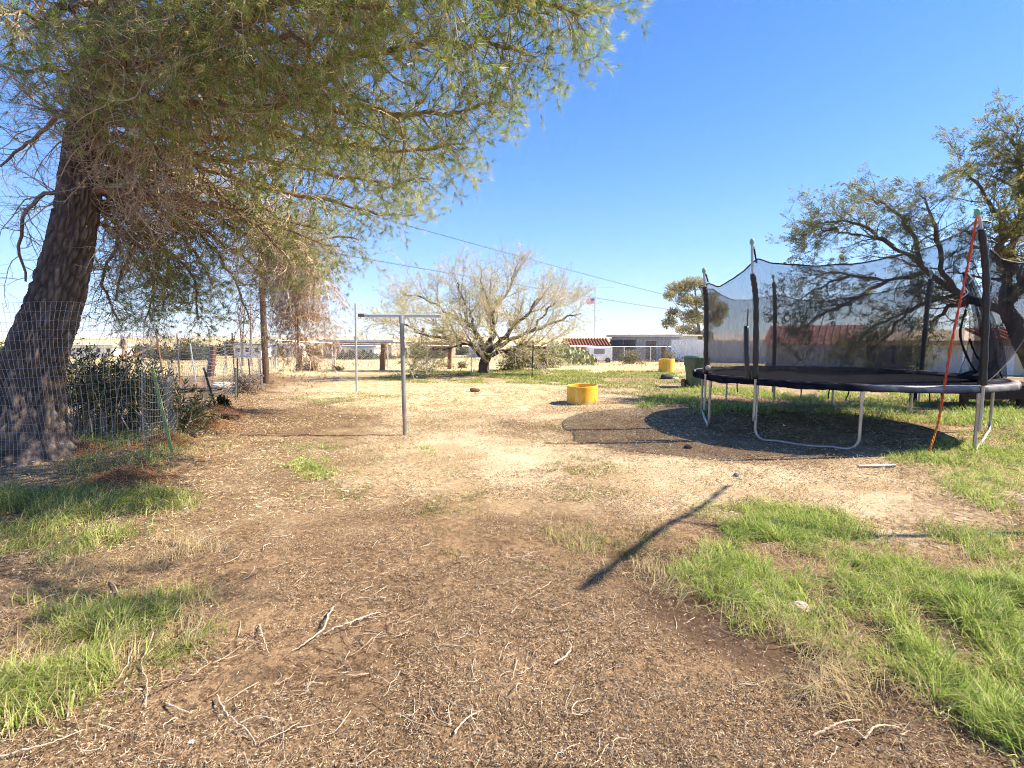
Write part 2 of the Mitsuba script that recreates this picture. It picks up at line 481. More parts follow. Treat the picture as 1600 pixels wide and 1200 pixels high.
def orange_shed():
    t = thing('wooden_shed', 'orange brown plank shed with a red tile roof beyond the cactus', 'shed')
    a, b = at(888, 565, 44), at(948, 565, 44)
    L = (b - a)[0]
    zg = float(H(a[0], 44)) - 0.1
    zt = at(900, 541, 44)[2]
    c = (a + b) / 2
    for i in range(18):
        w = L / 18
        k = part(t, 'plank')
        dz = 0.02 * math.sin(i * 3.1)
        v, f = box((a[0] + w * (i + .5), 44 + 0.02 * math.sin(i * 7.0), (zg + zt) / 2 + dz), (w * 0.93, 0.06, zt - zg), 0, 2)
        MB().add(v, f, mottle(v, np.array((0.50, 0.24, 0.10)) * (0.85 + 0.3 * ((i * 37) % 10) / 10), 0.2, 2, i)).build(k)
    v, f = box((c[0], 45.6, (zg + zt) / 2), (L - 0.1, 3.0, zt - zg), 0, 2)
    MB().add(v, f, (0.3, 0.16, 0.08)).build(part(t, 'wall'))
    r = part(t, 'roof')
    zr = at(900, 532, 46)[2]
    V = np.array([[a[0] - .3, 43.6, zt], [b[0] + .3, 43.6, zt], [b[0] + .3, 46, zr + .15], [a[0] - .3, 46, zr + .15], [b[0] + .3, 48, zt], [a[0] - .3, 48, zt]])
    MB().add(V, [[0, 1, 2], [0, 2, 3], [3, 2, 4], [3, 4, 5]], (0.38, 0.15, 0.10)).build(r)
    m = MB()
    for i in range(16):
        x = a[0] - .25 + (L + .5) * i / 15
        for (y0, z0, y1, z1) in ((43.55, zt + .02, 46, zr + .18),):
            V, F = tube([(x, y0, z0), (x, y1, z1)], 0.085, 6)
            m.add(V, F, mottle(V, (0.26, 0.13, 0.095), 0.3, 3, i))
    tag(m.build(part(r, 'tile_row')), kind='stuff')
    v, f = box((c[0] + .6, 43.96, zg + 0.7), (0.9, 0.05, 1.4), 0)
    MB().add(v, f, (0.22, 0.10, 0.05)).build(part(t, 'door'))


def white_cabinet():
    t = thing('utility_trailer', 'small white utility trailer parked in front of the orange plank shed', 'trailer')
    c = at(936, 566, 41)
    z = float(H(c[0], 41))
    v, f = box((c[0], 41, z + 0.75), (1.9, 1.2, 1.1), 0.1, 3)
    MB().add(v, f, mottle(v, (0.74, 0.76, 0.80), 0.08, 2)).build(part(t, 'body'), 'm_paint')
    v, f = box((c[0] - .1, 40.4, z + 0.95), (0.9, 0.06, 0.4), 0.1)
    MB().add(v, f, (0.12, 0.15, 0.2)).build(part(t, 'window'), 'm_plastic')
    v, f = box((c[0] - 1.2, 40.9, z + 0.45), (0.7, 0.9, 0.5), 0.1)
    MB().add(v, f, (0.10, 0.11, 0.13)).build(part(t, 'hitch_box'), 'm_plastic')
    for dx in (-.5, .6):
        V, F = tube([(c[0] + dx, 40.25, z + .2), (c[0] + dx, 40.45, z + .2)], .22, 14)
        MB().add(V, F, (0.03, 0.03, 0.03)).build(part(t, 'wheel'))


def long_shed():
    t = thing('long_shed', 'long whitish batten shed with a rusty red metal roof behind the trampoline', 'shed')
    a, b = at(1196, 560, 27), at(1345, 560, 24.5)
    rot = math.atan2(b[1] - a[1], b[0] - a[0])
    L = np.hypot(*(b - a)[:2])
    c = np.array([*((a + b) / 2)[:2], 0]) + np.array([-math.sin(rot), math.cos(rot), 0]) * 2.0
    zg, zt = float(H(c[0], c[1])) - 0.1, at(1300, 537, 25)[2]
    h = zt - zg
    wall_block(t, (c[0], c[1], zg + h / 2), (L, 4, h), rot, (0.52, 0.51, 0.50), 8)
    m = MB()
    for i in range(int(L / 0.24)):
        v, f = box(loc(c, rot, -L / 2 + 0.1 + i * 0.24, -2.012, zg + h / 2), (0.035, 0.025, h - 0.02), rot)
        m.add(v, f, (0.47, 0.46, 0.45))
    tag(m.build(part(t, 'batten'), 'm_paint'), kind='stuff')
    k = part(t, 'roof')
    zr = at(1300, 508, 27)[2]
    A, B = loc(c, rot, -L / 2 - .1, -2.25, zt - .02), loc(c, rot, L / 2 + .1, -2.25, zt - .02)
    C, D = loc(c, rot, L / 2 + .1, 0.2, zr), loc(c, rot, -L / 2 - .1, 0.2, zr)
    E_, F_ = loc(c, rot, L / 2 + .1, 2.4, zt), loc(c, rot, -L / 2 - .1, 2.4, zt)
    V = np.array([A, B, C, D, E_, F_])
    MB().add(V, [[0, 1, 2], [0, 2, 3], [3, 2, 4], [3, 4, 5]], (0.25, 0.11, 0.09)).build(k, 'm_paint')
    m = MB()
    for i in range(int(L / 0.3)):
        s = i * 0.3 / L
        V, F = bar(A + (B - A) * s + [0, 0, .02], D + (C - D) * s + [0, 0, .02], 0.05, 0.045, 6)
        m.add(V, F, mottle(V, (0.27, 0.12, 0.095), 0.3, 1.5, 3, (0.20, 0.09, 0.075)))
    tag(m.build(part(k, 'rib'), 'm_paint'), kind='stuff')


def cream_house():
    t = thing('cream_house', 'cream painted house with a white block and red tile eave right of the trampoline', 'house')
    a, b = at(1345, 560, 23.0), at(1700, 560, 19.5)
    rot = math.atan2(b[1] - a[1], b[0] - a[0])
    L = np.hypot(*(b - a)[:2])
    c = np.array([*((a + b) / 2)[:2], 0]) + np.array([-math.sin(rot), math.cos(rot), 0]) * 3
    zg, zt = float(H(c[0], c[1])) - 0.1, at(1560, 531, 20.3)[2]
    h = zt - zg
    wall_block(t, (c[0], c[1], zg + h / 2), (L, 6, h), rot, (0.60, 0.55, 0.34), 12)
    v, f = box(loc(c, rot, L * 0.02, -3.03, zg + h * .43), (L * 0.38, 0.08, h * .84), rot, 4)
    MB().add(v, f, mottle(v, (0.66, 0.65, 0.62), 0.1, 2, 3)).build(part(t, 'panel'), 'm_paint')
    v, f = box(loc(c, rot, L * 0.31, -3.06, zg + h * .46), (0.75, 0.1, h * .92), rot, 2)
    MB().add(v, f, mottle(v, (0.42, 0.17, 0.05), 0.25, 3, 3)).build(part(t, 'door'), 'm_paint')
    d = part(t, 'sliding_door')
    v, f = box(loc(c, rot, -L * .34, -3.05, zg + h * .42), (L * .24, 0.06, h * .80), rot, 2)
    MB().add(v, f, mottle(v, (0.10, 0.105, 0.11), 0.2, 2)).build(d, 'm_paint')
    for dx in (-.125, 0, .125):
        v, f = box(loc(c, rot, L * (dx - .34), -3.10, zg + h * .42), (0.08, 0.05, h * .82), rot)
        MB().add(v, f, (0.05, 0.05, 0.05)).build(part(d, 'frame'))
    k = part(t, 'roof')
    A, B = loc(c, rot, -L / 2 - .3, -3.5, zt - .03), loc(c, rot, L / 2 + .3, -3.5, zt - .03)
    zr = at(1560, 514, 22)[2]
    C, D = loc(c, rot, L / 2 + .3, -.5, zr), loc(c, rot, -L / 2 - .3, -.5, zr)
    MB().add(np.array([A, B, C, D, A - [0, 0, .1], B - [0, 0, .1]]), [[0, 1, 2], [0, 2, 3], [0, 4, 5], [0, 5, 1]], (0.33, 0.28, 0.22)).build(k)
    m = MB()
    for i in range(int(L * .42 / 0.22)):
        s = .58 + i * 0.22 / L
        V, F = tube([A + (B - A) * s + [0, 0, .03], D + (C - D) * s + [0, 0, .03]], 0.075, 6)
        m.add(V, F, mottle(V, (0.45, 0.20, 0.14), 0.3, 2, i))
    tag(m.build(part(k, 'tile_row')), kind='stuff')


def far_house(px0, px1, pt, pb, y, wall, roof, label, cat='house', name='far_house', windows=3, depth=5.0):
    t = thing(name, label, cat)
    a, b = at(px0, pb, y), at(px1, pb, y)
    L, zb = (b - a)[0], min(a[2], float(H(a[0], y)))
    zt = at(px0, pt, y)[2]
    h = zt - zb
    c = np.array([(a[0] + b[0]) / 2, y + depth / 2, 0])
    wall_block(t, (c[0], c[1], zb + h * .41), (L, depth, h * .82), 0, wall, int(px0))
    v, f = box((c[0], c[1] - .2, zb + h * .86), (L + 0.8, depth + .8, h * .1), 0, 2)
    MB().add(v, f, mottle(v, roof, 0.2, 1)).build(part(t, 'roof'))
    for i in range(windows):
        x = a[0] + L * (i + .5) / windows
        k = part(t, 'window')
        v, f = box((x, y - .02, zb + h * .5), (L / windows * .35, 0.06, h * .26), 0)
        MB().add(v, f, (0.05, 0.06, 0.07)).build(k, 'm_plastic')
        v, f = box((x, y - .05, zb + h * .35), (L / windows * .4, 0.1, h * .035), 0)
        MB().add(v, f, (0.7, 0.7, 0.68)).build(part(k, 'sill'))
    return t


grey_building(); metal_fence(); orange_shed(); white_cabinet(); long_shed(); cream_house()
far_house(505, 612, 528, 552, 62, (0.42, 0.30, 0.24), (0.50, 0.53, 0.56), 'low brown house with a pale grey flat roof behind the far fence', windows=4)
far_house(530, 585, 538, 553, 57, (0.80, 0.82, 0.84), (0.55, 0.56, 0.58), 'white mobile home in front of the low brown house', 'mobile home', 'mobile_home', 5)
far_house(640, 705, 532, 553, 70, (0.30, 0.20, 0.16), (0.34, 0.30, 0.28), 'dark reddish house half hidden by the bare yard tree', windows=3)
far_house(732, 772, 533, 553, 66, (0.35, 0.52, 0.75), (0.75, 0.78, 0.82), 'pale blue house seen through the limbs of the bare yard tree', windows=2)
far_house(84, 178, 537, 553, 72, (0.80, 0.81, 0.82), (0.62, 0.63, 0.64), 'long white mobile home just right of the pine trunk', 'mobile home', 'mobile_home', 6)
far_house(365, 408, 535, 552, 66, (0.76, 0.77, 0.78), (0.30, 0.31, 0.33), 'white mobile home with a dark roof behind the wire fence corner', 'mobile home', 'mobile_home', 3)
far_house(444, 466, 535, 551, 64, (0.82, 0.83, 0.85), (0.66, 0.67, 0.70), 'small white camper behind the black fence post', 'camper', 'camper', 2, 2.5)
far_house(866, 896, 535, 556, 58, (0.78, 0.74, 0.66), (0.70, 0.66, 0.60), 'small cream outbuilding left of the orange plank shed', 'outbuilding', 'outbuilding', 1)


# ------------------------------------------------------------------ far bushes and trees
def leafy_blob(rng, centre, size, n, leaf, cols, lumps=9):
    "leaf clumps through an uneven crown: leaf-sized faces gathered in lumps"
    cen = unit(rng.normal(size=(lumps, 3))) * rng.uniform(0.25, 0.8, (lumps, 1)) * np.asarray(size)
    cen[:, 2] = np.abs(cen[:, 2]) * 0.9 + 0.02
    which = rng.integers(0, lumps, n)
    rad = rng.uniform(0.28, 0.5, lumps)[which][:, None] * np.asarray(size)
    p = cen[which] + unit(rng.normal(size=(n, 3))) * rng.uniform(0, 1, (n, 1)) ** 0.45 * rad
    p[:, 2] = np.maximum(p[:, 2], 0.02)
    pos = p + np.asarray(centre)
    V, F = leaves(pos, rng.normal(size=(n, 3)) + [0, 0, 0.3], leaf * rng.uniform(0.6, 1.3, n), leaf * 0.55, rng)
    c = pick(cols, n, rng, 0.2) * (0.8 + 0.4 * rng.uniform(0, 1, lumps))[which][:, None]
    return V, F, rep(c, 4), cen


def bush(name, label, cat, pos, size, n, leaf, cols, group=None, stems=10, seed=0, bark=(0.16, 0.12, 0.09)):
    rng = np.random.default_rng(seed + 100)
    t = thing(name, label, cat, group)
    V, F, C, cen = leafy_blob(rng, pos, size, n, leaf, cols)
    m = MB()
    ends = cen[rng.integers(0, len(cen), stems)] + rng.normal(size=(stems, 3)) * 0.1 * np.asarray(size)
    ends[:, 2] = np.maximum(ends[:, 2], 0.2 * size[2])
    a = np.asarray(pos) + rng.normal(size=(stems, 3)) * [0.08 * size[0], 0.08 * size[0], 0]
    s = np.linspace(0, 1, 6)[None, :, None]
    P = a[:, None] * (1 - s) + (np.asarray(pos) + ends)[:, None] * s + np.cumsum(rng.normal(size=(stems, 6, 3)), 1) * 0.02 * np.mean(size)
    P[:, 0] = a - [0, 0, .1]
    R = np.linspace(1, 0.3, 6)[None] * rng.uniform(0.010, 0.022, (stems, 1)) * max(1.0, size[2])
    v, f = tubes(P, R, 4)
    m.add(v, f, mottle(v, bark, 0.3, 3, seed))
    m.build(part(t, 'stem'))
    MB().add(V, F, C).build(part(t, 'foliage'), 'm_leaf')
    return t


GREY_GREEN = [(0.13, 0.14, 0.07), (0.17, 0.17, 0.09), (0.10, 0.11, 0.06), (0.20, 0.18, 0.10)]
DARK_GREEN = [(0.05, 0.075, 0.03), (0.07, 0.09, 0.04), (0.04, 0.055, 0.025), (0.09, 0.10, 0.05)]
OLIVE = [(0.22, 0.22, 0.09), (0.27, 0.25, 0.12), (0.17, 0.17, 0.07), (0.30, 0.28, 0.16)]


def far_plants():
    rows = [  # px centre, py top, px width, distance, colours, label
        (30, 505, 120, 40, DARK_GREEN, 'dark bush filling the view left of the pine trunk'),
        (135, 528, 60, 75, DARK_GREEN, 'dark tree above the long white mobile home'),
        (285, 519, 95, 50, GREY_GREEN, 'large grey green bush behind the dark railway tie post'),
        (225, 528, 50, 62, GREY_GREEN, 'grey green bush left of the large one in the dry field'),
        (365, 520, 60, 80, DARK_GREEN, 'dark scrub tree behind the wire fence corner'),
        (425, 524, 50, 70, GREY_GREEN, 'scrub bush between the two small white trailers'),
        (478, 528, 44, 76, DARK_GREEN, 'dark scrub tree behind the dead hanging bough'),
        (560, 544, 130, 54, GREY_GREEN, 'low scrub strip along the front of the white mobile home'),
        (662, 545, 90, 60, GREY_GREEN, 'low scrub in front of the dark reddish house'),
        (725, 520, 40, 85, DARK_GREEN, 'dark tree between the reddish house and the blue house'),
        (815, 530, 90, 62, OLIVE, 'olive scrub tree behind the bare yard tree'),
        (875, 522, 60, 70, OLIVE, 'olive tree behind the small cream outbuilding'),
        (1000, 545, 40, 60, OLIVE, 'low olive scrub before the grey building'),
        (1150, 522, 110, 58, OLIVE, 'olive tree behind the white corrugated fence'),
        (330, 535, 70, 95, DARK_GREEN, 'far dark scrub on the horizon left of the fence corner'),
        (610, 533, 90, 100, DARK_GREEN, 'far dark tree line right of the pale grey roof'),
        (-60, 515, 160, 60, DARK_GREEN, 'dark tree at the left edge beyond the welded wire'),
    ]
    for i, (px, pt, pw, y, cols, lab) in enumerate(rows):
        c = at(px, 550, y)
        z = float(H(c[0], y))
        w = pw / FOCAL * y / 2
        h = at(px, pt, y)[2] - z
        bush('scrub_bush' if h < 2.6 else 'scrub_tree', lab, 'bush' if h < 2.6 else 'tree', (c[0], y, z), (w, min(w, 3.0), h * 0.8), int(900 + 28 * pw), max(0.16, 0.006 * y), cols, seed=i)
    # round dense tree behind the grey building
    c = at(957, 540, 72)
    z = float(H(c[0], 72))
    bush('round_tree', 'dense round dark green tree behind the grey building', 'tree', (c[0], 72, z), (2.1, 2.0, at(957, 514, 72)[2] - z - .4), 5200, 0.3, DARK_GREEN, seed=55)


far_plants()


def far_pine():
    rng = np.random.default_rng(77)
    t = thing('distant_pine', 'distant pine with tufted olive clumps left of the trampoline net', 'tree')
    y = 60.0
    base = at(1098, 560, y); base[2] = float(H(base[0], y))
    top = at(1085, 440, y)
    tr = smooth_line([base, at(1094, 530, y), at(1089, 490, y), top], 14)
    v, f = tube(tr, np.linspace(0.32, 0.08, 14), 8)
    MB().add(v, f, mottle(v, (0.24, 0.19, 0.15), 0.3, 2)).build(part(t, 'trunk'))
    clumps = [(1060, 452, 26, 15), (1085, 443, 26, 12), (1045, 462, 12, 9), (1075, 470, 24, 12), (1052, 490, 15, 11), (1046, 505, 16, 12), (1080, 495, 22, 14), (1105, 470, 22, 18), (1112, 500, 22, 18), (1072, 515, 22, 10), (1095, 525, 26, 12), (1125, 485, 16, 18)]
    limbs, V_, F_, n0, C_ = [], [], [], 0, []
    for (px, py, rx, ry) in clumps:
        q = at(px, py, y + rng.uniform(-1.5, 1.5))
        s = rng.uniform(0.45, 0.95)
        a = tr[int(s * 13)]
        limbs.append(smooth_line([a, a * .5 + q * .5 - [0, 0, .25], q], 7))
        n = int(rx * ry * 1.7)
        sz = np.array([rx, rx, ry]) / FOCAL * y * .85
        u = unit(rng.normal(size=(n, 3))) * rng.uniform(0, 1, (n, 1)) ** .5
        pos = q + u * sz * (0.65 + 0.5 * meshkit.fbm(u * 2.5 + px, 2)[:, None])
        V, F = needles(pos, u + [0, 0, .4], 3, 0.22, 0.45, 0.045, 0.5, rng)
        V_.append(V); F_.append(F + n0); n0 += len(V)
        C_.append(rep(pick([(0.40, 0.38, 0.20), (0.50, 0.45, 0.28), (0.27, 0.28, 0.16)], n * 3, rng, .2), 3))
    v, f = tubes(np.array(limbs), np.linspace(.10, .03, 7)[None].repeat(len(limbs), 0), 5)
    MB().add(v, f, mottle(v, (0.55, 0.48, 0.42), 0.3, 2)).build(part(t, 'limbs'))
    MB().add(np.vstack(V_), np.vstack(F_), np.vstack(C_)).build(part(t, 'needles'), 'm_leaf')


far_pine()


# ------------------------------------------------------------------ antenna, flag, wires, utility pole
def antenna():
    y = 80.0
    t = thing('antenna_mast', 'thin tall television antenna mast rising behind the orange plank shed', 'antenna')
    b = at(929, 540, y); b[2] = float(H(b[0], y))
    top = at(930, 449, y)
    v, f = tube([b, top], 0.05, 8)
    MB().add(v, f, (0.5, 0.52, 0.55)).build(part(t, 'mast'), 'm_metal')
    m = MB()
    l, r = at(914, 450, y), at(958, 449, y - 1)
    v, f = tube([l, r], 0.045, 6); m.add(v, f, (0.72, 0.73, 0.75))
    for i, s in enumerate(np.linspace(0, 1, 11)):
        p = l + (r - l) * s
        w = 1.0 * (1 - .55 * s)
        v, f = tube([p - [0.12 * w, w, 0], p + [0.12 * w, w, 0]], 0.03, 5); m.add(v, f, (0.75, 0.76, 0.78))
    m.build(part(t, 'aerial'), 'm_metal')
    k = thing('flag', 'small striped red white and blue flag flying beside the antenna mast', 'flag')
    m = MB()
    a, d = at(928.5, 466, y - .3), at(916.5, 474.5, y - .3)
    W, Hh = (d - a)[0], (d - a)[2]
    nx, nz = 20, 13
    for j in range(nz):
        for i in range(nx):
            def P(ii, jj):
                s, q = ii / nx, jj / nz
                return [a[0] + W * s, a[1] + .12 * math.sin(s * 7), a[2] + Hh * q - .12 * s + .03 * math.sin(s * 9)]
            col = (0.05, 0.07, 0.22) if (i < 8 and j < 7) else ((0.55, 0.05, 0.07) if j % 2 == 0 else (0.8, 0.8, 0.8))
            m.add([P(i, j), P(i + 1, j), P(i + 1, j + 1), P(i, j + 1)], [[0, 1, 2], [0, 2, 3]], col)
    m.build(part(k, 'cloth'), 'm_leaf')
    v, f = tube([at(928.7, 464, y - .3), at(928.7, 545, y - .3)], 0.03, 6)
    MB().add(v, f, (0.55, 0.55, 0.57)).build(part(k, 'staff'), 'm_metal')


antenna()


def power_line():
    t = thing('utility_pole', 'dark wooden utility pole at the fence corner rising into the pine', 'utility pole')
    b = gp(416, 600)
    x, y = b[0], b[1]
    v, f = tube([(x, y, b[2] - .3), (x + .02, y, 3.5), (x + .05, y, 6.9)], (0.10, 0.09, 0.075), 12)
    MB().add(v, f, mottle(v, (0.11, 0.075, 0.06), 0.4, 6, 2)).build(part(t, 'pole'))
    v, f = bar((x - .9, y + .1, 6.5), (x + .9, y + .1, 6.5), .1, .12)
    MB().add(v, f, (0.17, 0.12, 0.09)).build(part(t, 'crossarm'))
    q = thing('utility_pole', 'distant utility pole seen through the trampoline net beside the distant pine', 'utility pole')
    e = np.array([49.0, 102.0, 0])
    v, f = tube([(e[0], e[1], -4), (e[0], e[1], 7.4)], 0.14, 8)
    MB().add(v, f, (0.16, 0.12, 0.09)).build(part(q, 'pole'))
    v, f = bar((e[0] - .9, e[1], 7.0), (e[0] + .9, e[1], 7.0), .1, .12)
    MB().add(v, f, (0.17, 0.12, 0.09)).build(part(q, 'crossarm'))
    for za, zb, sag, lab in ((6.55, 7.0, .55, 'upper overhead wire crossing the blue sky above the bare yard tree'), (4.75, 5.4, .35, 'lower overhead wire passing behind the top of the bare yard tree')):
        k = thing('overhead_wire', lab, 'wire')
        s = np.linspace(0, 1, 60)[:, None]
        P = np.array([x, y + .1, za]) * (1 - s) + np.array([e[0], e[1], zb]) * s
        P[:, 2] -= (4 * sag * s * (1 - s))[:, 0]
        v, f = tube(P, np.linspace(0.011, 0.03, 60), 5)
        MB().add(v, f, (0.06, 0.06, 0.07)).build(k)


power_line()


# ------------------------------------------------------------------ far boundary: chain link fence and wooden posts
def chain_link():
    t = thing('chain_link_fence', 'low galvanised chain link fence along the far side of the yard', 'fence')
    px = [(432, 578), (520, 577), (606, 576), (668, 574), (737, 572), (800, 571), (880, 569), (975, 567), (1016, 566), (1090, 565), (1180, 564)]
    P = [gp(*q) for q in px]
    hgt = [1.35, 1.3, 1.25, 1.25, 1.25, 1.28, 1.3, 1.32, 1.33, 1.35, 1.35]
    for p, h in zip(P, hgt):
        v, f = tube([p - [0, 0, .1], p + [0, 0, h + .03]], 0.032, 8)
        MB().add(v, f, mottle(v, (0.62, 0.63, 0.64), .1, 4)).build(part(t, 'post'), 'm_metal')
    v, f = tube([p + [0, 0, h] for p, h in zip(P, hgt)], 0.03, 6)
    MB().add(v, f, (0.72, 0.73, 0.74)).build(part(t, 'top_rail'), 'm_metal')
    m = MB()
    seg = []
    for (a, b, ha, hb) in zip(P[:-1], P[1:], hgt[:-1], hgt[1:]):
        L = np.linalg.norm(b - a)
        n = int(L / 0.11)
        for i in range(-int(1.3 / .11), n):
            for sgn in (1, -1):
                s0, s1 = i / n, (i + 1.3 / .11) / n
                c0, c1 = max(s0, 0), min(s1, 1)
                if c1 <= c0:
                    continue
                z0, z1 = (c0 - s0) / (s1 - s0), (c1 - s0) / (s1 - s0)
                if sgn < 0:
                    z0, z1 = 1 - z0, 1 - z1
                h = (ha + hb) / 2
                seg.append([a + (b - a) * c0 + [0, 0, z0 * h], a + (b - a) * c1 + [0, 0, z1 * h]])
    v, f = tubes(np.array(seg), np.full((len(seg), 2), 0.0028), 3)
    m.add(v, f, (0.5, 0.51, 0.52))
    tag(m.build(part(t, 'wire_mesh'), 'm_metal'), kind='stuff')
    posts = [(469, 546, 579, 12, (0.05, 0.04, 0.035), 'blackened wooden fence post under the dead hanging bough'),
             (599, 537, 578, 13, (0.30, 0.16, 0.09), 'reddish brown wooden post just left of the clothesline pole'),
             (703, 541, 576, 11, (0.24, 0.15, 0.10), 'brown wooden post left of the bare yard tree'),
             (797, 545, 574, 10, (0.26, 0.17, 0.11), 'brown wooden post right of the bare yard tree'),
             (1036, 540, 565, 9, (0.16, 0.09, 0.06), 'dark wooden post in front of the grey building'),
             (333, 540, 588, 15, (0.17, 0.085, 0.05), 'thick dark railway tie post standing in the dry field'),
             (524, 545, 575, 6, (0.45, 0.36, 0.22), 'slim tan wooden post next to a chain link post'),
             (640, 512, 588, 6, (0.36, 0.22, 0.12), 'leaning reddish stake right of the clothesline pole')]
    for i, (a, pt, pb, w, col, lab) in enumerate(posts):
        b = gp(a, pb) + [0, -.25, 0]
        y = b[1]
        top = at(a - (0 if w > 6 or i != 7 else -22), pt, y)
        wd = w / FOCAL * y * 0.55
        k = thing('wooden_post' if i < 7 else 'wooden_stake', lab, 'post' if i < 7 else 'stake')
        v, f = bar(b - [0, 0, .2], top, wd, wd, 14)
        v = v + 0.03 * wd * np.random.default_rng(i).normal(size=v.shape)
        MB().add(v, f, mottle(v, col, 0.4, 9, i)).build(k)


chain_link()


